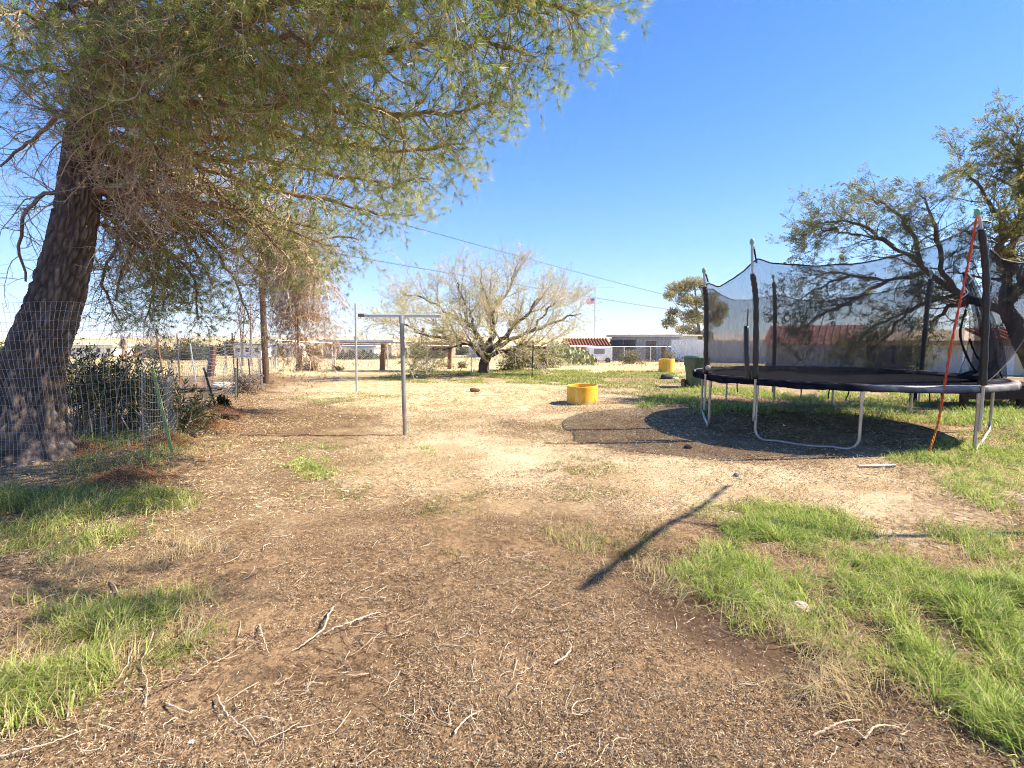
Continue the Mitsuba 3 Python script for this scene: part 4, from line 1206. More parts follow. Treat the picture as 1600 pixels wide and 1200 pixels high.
    col = pick([(0.17, 0.21, 0.07), (0.23, 0.25, 0.09), (0.13, 0.16, 0.06), (0.32, 0.29, 0.11), (0.40, 0.34, 0.15)], n, rng, .2)
    for j, s in enumerate((.32, .52, .70, .88)):
        for sg in (-1, 1):
            pos = p + d * ln * s + [0, 0, -.02] * np.array([[s * s]])
            dd = unit(d * .55 + side * sg + [0, 0, -.15])
            v, f = leaves(pos, dd, rng.uniform(.05, .08, n), .020, rng)
            V_.append(v); F_.append(f + k0); k0 += len(v)
    v, f = leaves(p + d * ln * .9, d, .075, .028, rng)
    V_.append(v); F_.append(f + k0)
    tag(MB().add(np.vstack(V_), np.vstack(F_), np.tile(rep(col, 4), (9, 1))).build(part(t, 'foliage'), 'm_leaf'), kind='stuff')


leafy_tree()


# ------------------------------------------------------------------ the trampoline
TC, TR = np.array([5.78, 8.75]), 2.33
TZ = 0.91 + float(H(*TC))


def tp(deg, r=TR, z=TZ):
    a = np.radians(deg)
    return np.array([TC[0] + r * np.cos(a), TC[1] + r * np.sin(a), z])


def circ(px, py, r, far):
    "where the ray of a pixel meets the trampoline's cylinder: (angle, height)"
    d = ray(px, py)
    k = d[0] / d[1]
    A, B, C = k * k + 1, -2 * (k * TC[0] + TC[1]), TC @ TC - r * r
    disc = max(B * B - 4 * A * C, 0) ** .5
    y = (-B + (disc if far else -disc)) / (2 * A)
    p = at(px, py, y)
    return math.degrees(math.atan2(p[1] - TC[1], p[0] - TC[0])), p[2]


def trampoline():
    rng = np.random.default_rng(61)
    t = thing('trampoline', 'large round trampoline with galvanised legs and a torn sagging black safety net', 'trampoline')
    a = np.radians(np.linspace(0, 360, 97))
    ring = np.stack([TC[0] + TR * np.cos(a), TC[1] + TR * np.sin(a), TZ + .012 * np.sin(a * 3)], 1)
    v, f = tubes(ring[None], np.full((1, 97), .024), 10)
    MB().add(v, f, mottle(v, (0.55, 0.55, 0.54), .12, 5)).build(part(t, 'frame_ring'), 'm_metal', True)

    galv, galv2 = (0.50, 0.48, 0.44), (0.42, 0.39, 0.34)
    LEG = lambda px, py, far=0: circ(px, py, TR, bool(far))[0]
    for a1, a2 in ((LEG(1097, 615, 1), LEG(1109, 625)), (LEG(1181, 650), LEG(1345, 650)), (LEG(1527, 650), LEG(1549, 640, 1)), (LEG(1424, 630, 1), LEG(1301, 620, 1)), (LEG(1210, 610, 1), LEG(1135, 615, 1))):
        q = []
        A, B = tp(a1), tp(a2)
        za, zb = float(H(*A[:2])) + .02, float(H(*B[:2])) + .02
        A0, B0 = np.array([*A[:2], za]), np.array([*B[:2], zb])
        u = (B0 - A0) / np.linalg.norm(B0 - A0)
        r = .16
        down = np.linspace(TZ, za + r, 6)
        q += [np.array([*A[:2], z]) for z in down]
        q += [A0 + u * r * (1 - math.cos(s)) + [0, 0, r * (1 - math.sin(s))] for s in np.linspace(.2, math.pi / 2, 6)]
        q += [A0 + (B0 - A0) * s + [0, 0, .012 * math.sin(s * 9)] for s in np.linspace(.22, .78, 8)]
        q += [B0 - u * r * (1 - math.sin(s)) + [0, 0, r * (1 - math.cos(s))] for s in np.linspace(0, math.pi / 2 - .2, 6)]
        q += [np.array([*B[:2], z]) for z in np.linspace(zb + r, TZ, 6)]
        v, f = tube(q, .021, 10)
        k = part(t, 'leg')
        MB().add(v, f, mottle(v, galv, .1, 6, int(a1), galv2)).build(k, 'm_metal', True)
        for P in (A, B):
            v, f = tube([P + [0, 0, -.20], P + [0, 0, -.012]], .027, 10)
            MB().add(v, f, mottle(v, (0.58, 0.57, 0.55), .1, 9)).build(part(k, 'socket'), 'm_metal', True)

    # mat and pad
    na, nr = 96, 12
    A, Rr = np.meshgrid(np.linspace(0, 2 * np.pi, na, endpoint=False), np.linspace(0.02, TR - .26, nr))
    z = TZ - .012 - .05 * (1 - (Rr / TR) ** 2) + .02 * (n2(Rr * np.cos(A), Rr * np.sin(A), 1.5, 3) - .5)
    V = np.stack([TC[0] + Rr * np.cos(A), TC[1] + Rr * np.sin(A), z], -1).reshape(-1, 3)
    F = []
    for i in range(nr - 1):
        for j in range(na):
            p, q = i * na + j, i * na + (j + 1) % na
            F += [[p, p + na, q + na], [p, q + na, q]]
    MB().add(V, F, mottle(V, (0.016, 0.017, 0.021), .3, 3)).build(part(t, 'jumping_mat'), 'm_matte', True)
    na, prof = 220, [(-.34, .005), (-.22, .030), (-.08, .036), (.015, .030), (.034, .012), (.036, -.06)]
    ang = np.linspace(0, 2 * np.pi, na, endpoint=False)
    V, C = [], []
    for i, (dr_, dz) in enumerate(prof):
        w = .030 * (meshkit.fbm(np.stack([np.cos(ang) * 7, np.sin(ang) * 7, 0 * ang + i * .4], -1), 3, 4) - .5)
        rr = TR + dr_ + w * (1.0 if i < 3 else .3)
        tail = (meshkit.fbm(np.stack([np.cos(ang) * 5, np.sin(ang) * 5, 0 * ang], -1), 3, 8) - .4) * .08 if i == 5 else 0
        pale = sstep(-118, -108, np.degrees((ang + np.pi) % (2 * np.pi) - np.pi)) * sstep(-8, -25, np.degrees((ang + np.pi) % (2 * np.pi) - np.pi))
        if i == 5:
            tail = tail + .0 * pale
        V.append(np.stack([TC[0] + rr * np.cos(ang), TC[1] + rr * np.sin(ang), TZ + dz + w - tail * (i == 5) * (1 - pale)], 1))
        worn = sstep(.50, .62, meshkit.fbm(np.stack([np.cos(ang) * 14, np.sin(ang) * 14, 0 * ang + i], -1), 3, 5))
        c = np.array([0.010, 0.011, 0.018])[None] * (1 - .0 * worn[:, None]) + np.array([.12, .13, .15]) * (worn * (.5 if i in (1, 2) else .1))[:, None]
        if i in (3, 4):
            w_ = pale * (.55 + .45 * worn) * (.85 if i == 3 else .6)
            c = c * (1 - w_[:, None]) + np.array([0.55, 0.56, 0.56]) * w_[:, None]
        C.append(c)
    V, C = np.vstack(V), np.vstack(C)
    F = []
    for i in range(len(prof) - 1):
        for j in range(na):
            p, q = i * na + j, i * na + (j + 1) % na
            F += [[p, p + na, q + na], [p, q + na, q]]
    MB().add(V, F, C).build(part(t, 'spring_pad'), 'm_matte', True)
    for d in (-158, -150, -133, -124, -118, -96, -90, -80, -55, 100, 128, 70):
        A_ = tp(d, TR + rng.uniform(-.1, .03), TZ - .04)
        l = rng.uniform(.08, .2)
        P = np.array([A_, A_ + [rng.uniform(-.02, .02), 0, -l * .5], A_ + [rng.uniform(-.05, .05), .01, -l]])
        v, f = ribbons(P[None], np.array([[.012, .012, .008]]), np.array([[1.0, .2, 0]]))
        MB().add(v, f, (0.03, 0.03, 0.035)).build(part(t, 'strap'))

    # poles: foot pixel side by angle, top and sleeve given by where they stand
    PA, PB, PC, PD, PE = (circ(px, py, TR + .055, bool(fr))[0] for px, py, fr in ((1103, 575, 0), (1180, 602, 0), (1536, 604, 0), (1209, 576, 1), (1440, 576, 1)))
    poles = [(PA, (1100, 423), (1101, 447), .10), (PB, (1175, 378), (1176, 426), .11), (PC, (1527, 332), (1533, 356), .06), (PD, (1208, 432), (1209, 440), .08), (PE, (1455, 425), (1454, 435), .08)]
    tops = {}
    for deg, pt, ps, bend in poles:
        far = deg in (PD, PE)
        foot = tp(deg, TR + .055, float(H(*tp(deg)[:2])) + .32)
        mid = tp(deg, TR + .06, TZ + .9)
        y = tp(deg, TR + .08)[1]
        top, sl = at(*pt, y), at(*ps, y)
        tops[deg] = top
        k = part(t, 'pole')
        line = smooth_line([foot, tp(deg, TR + .055, TZ), mid * .6 + sl * .4, sl, top], 24)
        v, f = tube(line, .019, 10)
        MB().add(v, f, mottle(v, (0.45, 0.44, 0.42), .1, 5)).build(k, 'm_metal', True)
        zs = line[:, 2]
        cover = line[(zs > TZ - .06) & (zs < sl[2] + .01)]
        v, f = tube(smooth_line(cover, 40), .040 + .004 * np.sin(np.arange(40) * 1.3), 12)
        MB().add(v, f, mottle(v, (0.016, 0.016, 0.018), .4, 6)).build(part(k, 'foam_sleeve'), 'm_plastic', True)
        c = trimesh.creation.icosphere(2, .034).vertices * [1, 1, 1.5] + top
        MB().add(c, trimesh.creation.icosphere(2, .034).faces, (0.16, 0.42, 0.24) if deg == PC else (0.26, 0.42, 0.30)).build(part(k, 'cap'), 'm_plastic', True)
        if deg in (PA, PB):
            q = top * .35 + sl * .65 + [.03, 0, 0]
            v, f = tube([top - [0, 0, .03], top * .6 + q * .4 + [.02, 0, 0], q + [.03, -.01, -.02]], [.014, .013, .011], 6)
            MB().add(v, f, (0.03, 0.03, 0.035)).build(part(k, 'tie'))
    # short loose sleeve leaning beside the front left pole
    v, f = tube(smooth_line([tp(-150, TR + .09, TZ + .02), tp(-151, TR + .11, TZ + .35), at(1166, 510, tp(-152)[1])], 14), .036, 10)
    MB().add(v, f, (0.018, 0.018, 0.02)).build(part(t, 'loose_sleeve'), 'm_plastic', True)

    # the net: its upper edge sags between the poles
    edge = [(1529, 345, 0), (1500, 366, 0), (1460, 384, 0), (1400, 402, 0), (1330, 412, 0), (1260, 416, 0), (1205, 411, 0), (1183, 404, 0), (1176, 409, 0), (1160, 424, 0), (1140, 438, 0), (1122, 449, 0), (1106, 443, 0)]
    edge2 = [(1112, 452, 1), (1135, 466, 1), (1165, 470, 1), (1200, 464, 1), (1212, 460, 1), (1260, 470, 1), (1310, 470, 1), (1370, 458, 1), (1420, 447, 1), (1455, 441, 1)]
    az = [circ(px, py, TR, bool(fr)) for px, py, fr in edge + edge2]
    az = sorted(((d + 360) % 360, z) for d, z in az)
    da, dz = np.array(az).T
    m = MB()
    nu, nv = 260, 16
    u = np.linspace(PE + 1, PC % 360, nu)
    ztop = np.interp(u, da, dz)
    vv = np.linspace(0, 1, nv)[:, None]
    fold = (meshkit.fbm(np.stack([u * .16, 0 * u, 0 * u], -1)[None] + vv[..., None] * [0, 0, 1.2], 3, 7) - .5)
    r = TR - .20 + .17 * vv + fold * .16 * np.sin(np.pi * np.clip(vv, .05, 1)) ** .7 - .10 * np.sin(np.pi * vv)
    z = TZ + .02 + (ztop[None] - TZ - .02) * vv + fold * .05 * vv
    ur = np.radians(u)[None] + 0 * vv
    V = np.stack([TC[0] + r * np.cos(ur), TC[1] + r * np.sin(ur), z], -1)
    i = (np.arange(nv - 1)[:, None] * nu + np.arange(nu - 1)[None]).ravel()
    F = np.concatenate([np.stack([i, i + 1, i + nu + 1], 1), np.stack([i, i + nu + 1, i + nu], 1)])
    m.add(V.reshape(-1, 3), F, (0.1, 0.1, 0.1))
    hem = [V[-1]]
    # loose panel pulled from the right pole to the tree
    nl, nw = 26, 30
    lz = np.linspace(TZ + .02, at(1541, 393, 6.6)[2], nl)
    left = np.stack([tp(PC + 1, TR - .03, z_) for z_ in lz])
    tie = at(1645, 384, 7.2)
    foot2 = tp(PC + 10, TR - .15, TZ + .05)
    s = np.linspace(0, 1, nl)[:, None]
    right = foot2 * (1 - s) ** 2.2 + tie * (1 - (1 - s) ** 2.2)
    right[:, 2] = TZ + .05 + (tie[2] - TZ - .05) * s[:, 0] ** 1.15
    rows = []
    for w in np.linspace(0, 1, nw):
        p = left * (1 - w) + right * w
        p[:, 2] -= 4 * w * (1 - w) * .20 * s[:, 0] ** 2
        p += (meshkit.fbm(np.stack([s[:, 0] * 2 + w * 5, 0 * s[:, 0] + w * 4, 0 * s[:, 0]], -1), 3, 3) - .5)[:, None] * [.10, .22, 0] * (w * (1 - w) * 4) ** .5
        rows.append(p)
    V2 = np.array(rows)
    i = (np.arange(nw - 1)[:, None] * nl + np.arange(nl - 1)[None]).ravel()
    F = np.concatenate([np.stack([i, i + 1, i + nl + 1], 1), np.stack([i, i + nl + 1, i + nl], 1)])
    m.add(V2.reshape(-1, 3), F, (0.1, 0.1, 0.1))
    m.add(V2.reshape(-1, 3) + [.03, .05, .01] * (.4 + meshkit.fbm(V2.reshape(-1, 3) * 3, 2, 5)[:, None]), F, (0.1, 0.1, 0.1))
    hem.append(V2[:, -1]); hem.append(V2[-1, :].copy())
    # gathered drape hanging inside the right side
    na_ = 46
    th = np.linspace(0, 3.4 * np.pi, na_)
    rows = []
    for w in np.linspace(0, 1, 18):
        c = at(1510 + 30 * math.sin(w * 2.2), 430 + 165 * w, 7.9)
        c[2] = max(c[2], TZ + .01)
        wd = .10 + .30 * w ** 1.5
        rows.append(np.stack([c[0] + wd * (th / th[-1] - .5) * 1.6, c[1] + .10 * np.sin(th * 2.3 + w) * (.4 + w), np.full(na_, c[2])], 1))
    V3 = np.array(rows)
    i = (np.arange(17)[:, None] * na_ + np.arange(na_ - 1)[None]).ravel()
    F = np.concatenate([np.stack([i, i + 1, i + na_ + 1], 1), np.stack([i, i + na_ + 1, i + na_], 1)])
    m.add(V3.reshape(-1, 3), F, (0.1, 0.1, 0.1))
    k = m.build(part(t, 'net'), 'm_net')
    m = MB()
    for h in hem[:2]:
        v, f = tube(h, .011, 6); m.add(v, f, (0.025, 0.026, 0.032))
    v, f = tube(hem[2], .006, 5); m.add(v, f, (0.03, 0.03, 0.035))
    m.build(part(k, 'hem'), 'm_paint')
    for pts in ([(1505, 425), (1512, 470), (1500, 520), (1512, 560), (1530, 588)], [(1545, 500), (1552, 540), (1560, 575), (1566, 590)], [(1515, 530), (1525, 555), (1545, 580)]):
        L = smooth_line([at(*q, 7.75) for q in pts], 16)
        v, f = tube(L, .010 + .009 * rng.uniform(size=16), 7)
        MB().add(v, f, (0.025, 0.026, 0.030)).build(part(t, 'gathered_net'))

    # rope from the cap down to the ground
    k = thing('orange_rope', 'orange rope hanging from the right trampoline pole cap to the grass', 'rope')
    pts = [at(1526, 338, tops[PC][1] - .05), at(1511, 420, 6.50), at(1490, 520, 6.45), at(1476, 600, 6.40), at(1466, 660, 6.40)]
    e = gp(1450, 713)
    L = smooth_line(pts + [e + [.03, 0, .15], e], 120)
    s = np.arange(120) * .9
    for sg in (0, np.pi):
        off = .008 * np.stack([np.cos(s + sg), np.sin(s + sg), 0 * s], 1)
        v, f = tube(L + off, .0085, 7)
        c = mottle(v, (0.62, 0.10, 0.06), .2, 5) * (1 - sstep(.9, .2, v[:, 2:3])) + np.array([0.75, 0.26, 0.05]) * sstep(.9, .2, v[:, 2:3])
        MB().add(v, f, c).build(part(k, 'strand'))
    for (x0, y0, x1, y1, bx) in ((1513, 428, 1514, 442, 1519), (1503, 465, 1509, 450, 1512), (1509, 482, 1514, 498, 1518)):
        q = thing('white_cord', {1519: 'short white cord end hanging beside the orange rope near the top', 1512: 'curved white cord end knotted to the middle of the orange rope', 1518: 'pale bent cord end below the knotted one by the orange rope'}[bx], 'cord')
        v, f = tube(smooth_line([at(x0, y0, 6.55), at(bx, (y0 + y1) / 2, 6.55), at(x1, y1, 6.55)], 9), .006, 6)
        MB().add(v, f, (0.75, 0.72, 0.66)).build(q)
    # things that lie on the mat
    k = thing('cloth_heap', 'crumpled heap of black cloth lying on the right side of the trampoline', 'cloth')
    c = trimesh.creation.icosphere(4, 1.0)
    v = c.vertices * [.28, .22, .10]
    v = v * (1 + .7 * (meshkit.fbm(v * 6, 4, 2)[:, None] - .5))
    v[:, 2] = np.maximum(v[:, 2], -.02)
    MB().add(v + tp(-28, TR - .35, TZ + .03), c.faces, (0.022, 0.022, 0.025)).build(k, 'm_matte', True)
    k = thing('ball', 'small pale ball lying on the left rim of the trampoline', 'ball')
    c = trimesh.creation.icosphere(3, .045)
    MB().add(c.vertices + at(1108, 575, tp(-171)[1]) + [.02, .1, 0], c.faces, mottle(c.vertices, (0.5, 0.46, 0.40), .3, 30)).build(k, 'm_matte', True)


trampoline()


# ------------------------------------------------------------------ clothesline post, steel pole, bin, rings and smaller things
def clothesline():
    t = thing('clothesline_post', 'grey steel clothesline post with a straight crossbar like a letter T', 'clothesline post')
    b = gp(633, 680)
    y = b[1]
    top = at(627.5, 494, y)
    v, f = tube(np.linspace(b - [0, 0, .2], top, 30), .036, 16)
    MB().add(v, f, mottle(v, (0.36, 0.37, 0.36), .22, 7, 3, (0.27, 0.25, 0.22))).build(part(t, 'post'), 'm_metal', True)
    u = unit(top - b)
    v, f = tube([top - u * .12, top + u * .01], .046, 16)
    MB().add(v, f, mottle(v, (0.55, 0.55, 0.54), .1, 9)).build(part(t, 'collar'), 'm_metal')
    l, r = at(569, 493.5, y), at(690, 494, y)
    k = part(t, 'crossbar')
    v, f = bar(l, r, .05, .045, 20)
    MB().add(v, f, mottle(v, (0.60, 0.61, 0.62), .12, 6)).build(k, 'm_metal')
    for s in (.06, .5, .96):
        p = l + (r - l) * s
        v, f = tube([p - [0, .034, 0], p + [0, .034, 0]], .009, 8)
        MB().add(v, f, (0.16, 0.12, 0.10)).build(part(k, 'bolt'), 'm_metal')
    for s in (.12, .34, .66, .9):
        p = l + (r - l) * s
        hk = [p + [0, 0, -.02], p + [0, 0, -.045]] + [p + [0, .018 * math.sin(x), -.063 + .018 * math.cos(x)] for x in np.linspace(0, 4.6, 9)]
        v, f = tube(hk, .0035, 6)
        MB().add(v, f, (0.22, 0.17, 0.13)).build(part(k, 'hook'), 'm_metal')
    v, f = bar(at(560, 492.5, y), at(570, 493, y), .06, .055)
    MB().add(v, f, (0.16, 0.20, 0.20)).build(part(t, 'end_cap'), 'm_plastic')
    k = thing('steel_pole', 'slim plain steel pole standing left of the clothesline post', 'pole')
    b = gp(557, 613)
    v, f = tube(np.linspace(b - [0, 0, .2], at(555.5, 474, b[1]), 20), .03, 12)
    MB().add(v, f, mottle(v, (0.50, 0.51, 0.52), .15, 4)).build(part(k, 'tube'), 'm_metal', True)
    q = at(556, 528, b[1])
    v, f = tube([q - [0, 0, .05], q + [0, 0, .05]], .042, 12)
    MB().add(v, f, (0.4, 0.4, 0.4)).build(part(k, 'clamp'), 'm_metal')
    k = thing('steel_stake', 'thin black stake standing in the grass right of the bare yard tree', 'stake')
    b = gp(831, 592)
    v, f = bar(b - [0, 0, .1], at(833, 531, b[1]), .04, .03)
    MB().add(v, f, (0.04, 0.045, 0.04)).build(k)
    k = thing('steel_stake', 'slim pale pole with a white foot in front of the bare yard tree', 'stake')
    b = gp(737, 583)
    v, f = tube([b, at(736, 538, b[1])], .02, 8)
    MB().add(v, f, (0.55, 0.56, 0.58)).build(part(k, 'tube'), 'm_metal')
    v, f = tube([b, b + [0, 0, .2]], .05, 10)
    MB().add(v, f, (0.62, 0.64, 0.68)).build(part(k, 'foot'))


clothesline()


def ring(px, pb, wpx, h, label, seed):
    t = thing('yellow_ring', label, 'planter ring')
    b = gp(px, pb)
    r = wpx / FOCAL * b[1] / 2 * .96
    c = b + [0, r, 0]
    S = 64
    a = np.arange(S) / S * 2 * np.pi
    wob = 1 + .015 * np.sin(2 * a + seed) + .008 * np.sin(3 * a)
    prof = [(r, -.05), (r, .05), (r, .12), (r, h * .5), (r, h * .8), (r * 1.004, h - .012), (r - .006, h), (r - .014, h - .012), (r - .014, h * .5), (r - .014, -.05)]
    V = np.array([[c[0] + rr * w * math.cos(x), c[1] + rr * w * math.sin(x), c[2] + z + .015 * math.sin(x + seed) * (z > .1)] for rr, z in prof for x, w in zip(a, wob)])
    F = []
    for i in range(len(prof) - 1):
        for j in range(S):
            p, q = i * S + j, i * S + (j + 1) % S
            F += [[p, q, q + S], [p, q + S, p + S]]
    col = mottle(V, (0.78, 0.46, 0.035), .12, 5, seed)
    aa = np.arctan2(V[:, 1] - c[1], V[:, 0] - c[0])
    streak = sstep(.55, .75, meshkit.fbm(np.stack([aa * 6, V[:, 2] * 1.2, 0 * aa + seed], -1), 3, 5))[:, None]
    col = col * (1 - .6 * streak) + np.array([0.74, 0.58, 0.27]) * .6 * streak
    scuff = sstep(.62, .72, meshkit.fbm(V * [9, 9, 14] + seed, 3, 8))[:, None]
    col = col * (1 - .5 * scuff) + np.array([0.35, 0.24, 0.08]) * .5 * scuff
    low = sstep(.16, .0, (V[:, 2:3] - c[2]))
    col = col * (1 - .5 * low) + np.array([0.42, 0.30, 0.15]) * .5 * low
    MB().add(V, F, col).build(t, 'm_paint', True)


ring(913, 633, 51, .44, 'yellow plastic ring standing on the bare ground near the trampoline', 1)
ring(1045, 583, 25, .62, 'farther yellow ring standing in the grass near the green bin', 2)


def bin_():
    t = thing('wheeled_bin', 'dark green wheeled rubbish bin standing behind the left trampoline pole', 'bin')
    b = gp(1093, 607) + [0, .3, 0]
    rot = .25
    cr, sr = math.cos(rot), math.sin(rot)

    def loft(secs, col, key, bs='m_plastic'):
        V = []
        for (cx, cy, z, wx, wy) in secs:
            for k in range(24):
                q = k / 24 * 2 * np.pi
                ex = 4.5
                X = wx * np.sign(math.cos(q)) * abs(math.cos(q)) ** (2 / ex) + cx
                Y = wy * np.sign(math.sin(q)) * abs(math.sin(q)) ** (2 / ex) + cy
                V.append([b[0] + X * cr - Y * sr, b[1] + X * sr + Y * cr, b[2] + z])
        n = len(secs); F = []
        for i in range(n - 1):
            for j in range(24):
                p, q = i * 24 + j, i * 24 + (j + 1) % 24
                F += [[p, q, q + 24], [p, q + 24, p + 24]]
        for s in range(1, 23):
            F += [[0, s + 1, s], [(n - 1) * 24, (n - 1) * 24 + s, (n - 1) * 24 + s + 1]]
        V = np.array(V)
        MB().add(V, F, mottle(V, col, .2, 5)).build(key, bs, 30 if False else False)
    g = (0.055, 0.095, 0.06)
    loft([(0, 0, .05, .22, .24), (0, 0, .12, .235, .26), (0, 0, .60, .28, .31), (0, 0, .70, .285, .315), (0, 0, .705, .31, .34), (0, 0, .93, .32, .355), (0, 0, .935, .30, .33)], g, part(t, 'body'))
    k = part(t, 'lid')
    loft([(0, -.01, .937, .335, .375), (0, -.01, .975, .335, .375), (0, -.01, 1.02, .27, .31), (0, -.01, 1.03, .1, .12)], (0.06, 0.10, 0.065), k)
    w = lambda X, Y, Z: np.array([b[0] + X * cr - Y * sr, b[1] + X * sr + Y * cr, b[2] + Z])
    v, f = tube([w(-.27, .41, .95), w(.27, .41, .95)], .018, 8)
    MB().add(v, f, g).build(part(t, 'handle'), 'm_plastic')
    for X in (-.27, .27):
        kk = part(t, 'wheel')
        v, f = tube([w(X - .03, .27, .13), w(X + .03, .27, .13)], .13, 20)
        MB().add(v, f, (0.02, 0.02, 0.02)).build(kk, 'm_plastic')
        v, f = tube([w(X - .036, .27, .13), w(X + .036, .27, .13)], .06, 12)
        MB().add(v, f, (0.10, 0.10, 0.10)).build(part(kk, 'hub'), 'm_plastic')


bin_()


def rock(px, pb, size, col, label, seed, name='rock', cat='rock', flat=.7):
    k = thing(name, label, cat)
    b = gp(px, pb)
    m = trimesh.creation.icosphere(3, 1.0)
    v = np.array(m.vertices)
    v = v * (1 + .9 * (meshkit.fbm(v * 1.3 + seed, 3, seed)[:, None] - .5)) * np.asarray([1, .8, flat]) * size
    v = np.round(v / (size * .16)) * (size * .16) * .35 + v * .65
    MB().add(v + b + [0, 0, size * .3], m.faces, mottle(v / size, col, .35, 3, seed)).build(k)


rock(1250, 953, .055, (0.46, 0.39, 0.30), 'pale fist sized stone at the edge of the bright green grass', 1)
rock(1075, 700, .055, (0.10, 0.07, 0.06), 'dark round stone lying in the trampoline shadow', 2)
rock(1150, 744, .035, (0.22, 0.21, 0.22), 'small grey stone on the bare sand below the trampoline', 3)
rock(742, 612, .14, (0.13, 0.08, 0.06), 'dark clod lying on the pale ground in front of the bare yard tree', 4, 'clod', 'clod', .5)
rock(360, 655, .16, (0.10, 0.065, 0.05), 'dark stump lying by the fence line beside the needle heap', 5, 'stump', 'stump', .6)
rock(1042, 592, .22, (0.07, 0.07, 0.08), 'dark crumpled bag lying in front of the farther yellow ring', 6, 'bag', 'bag', .5)
rock(1056, 594, .14, (0.6, 0.58, 0.55), 'whitish lump beside the dark crumpled bag', 7, 'lump', 'lump', .4)
rock(845, 578, .38, (0.13, 0.10, 0.09), 'dark log heap under the shrub right of the thin black stake', 8, 'log_heap', 'log heap', .6)
rock(350, 608, .35, (0.62, 0.56, 0.48), 'pale rubble heap behind the wire fence below the railway tie post', 9, 'rubble_heap', 'rubble', .35)
rock(302, 612, .5, (0.22, 0.16, 0.12), 'brown log lying behind the wire fence in the dry field', 10, 'fallen_log', 'log', .22)
for px, py, lab, s in ((150, 783, 'crumpled white paper scrap in the upper left grass patch', .022), (113, 1080, 'pale torn plastic scrap at the edge of the lower left grass', .02), (531, 651, 'tiny white scrap on the reddish ground beyond the fence shadow', .025), (300, 1160, 'tiny pale pebble in the litter near the bottom left', .012)):
    rock(px, py, s, (0.75, 0.75, 0.76), lab, px, 'scrap' if 'scrap' in lab else 'pebble', 'litter' if 'scrap' in lab else 'pebble', .4)


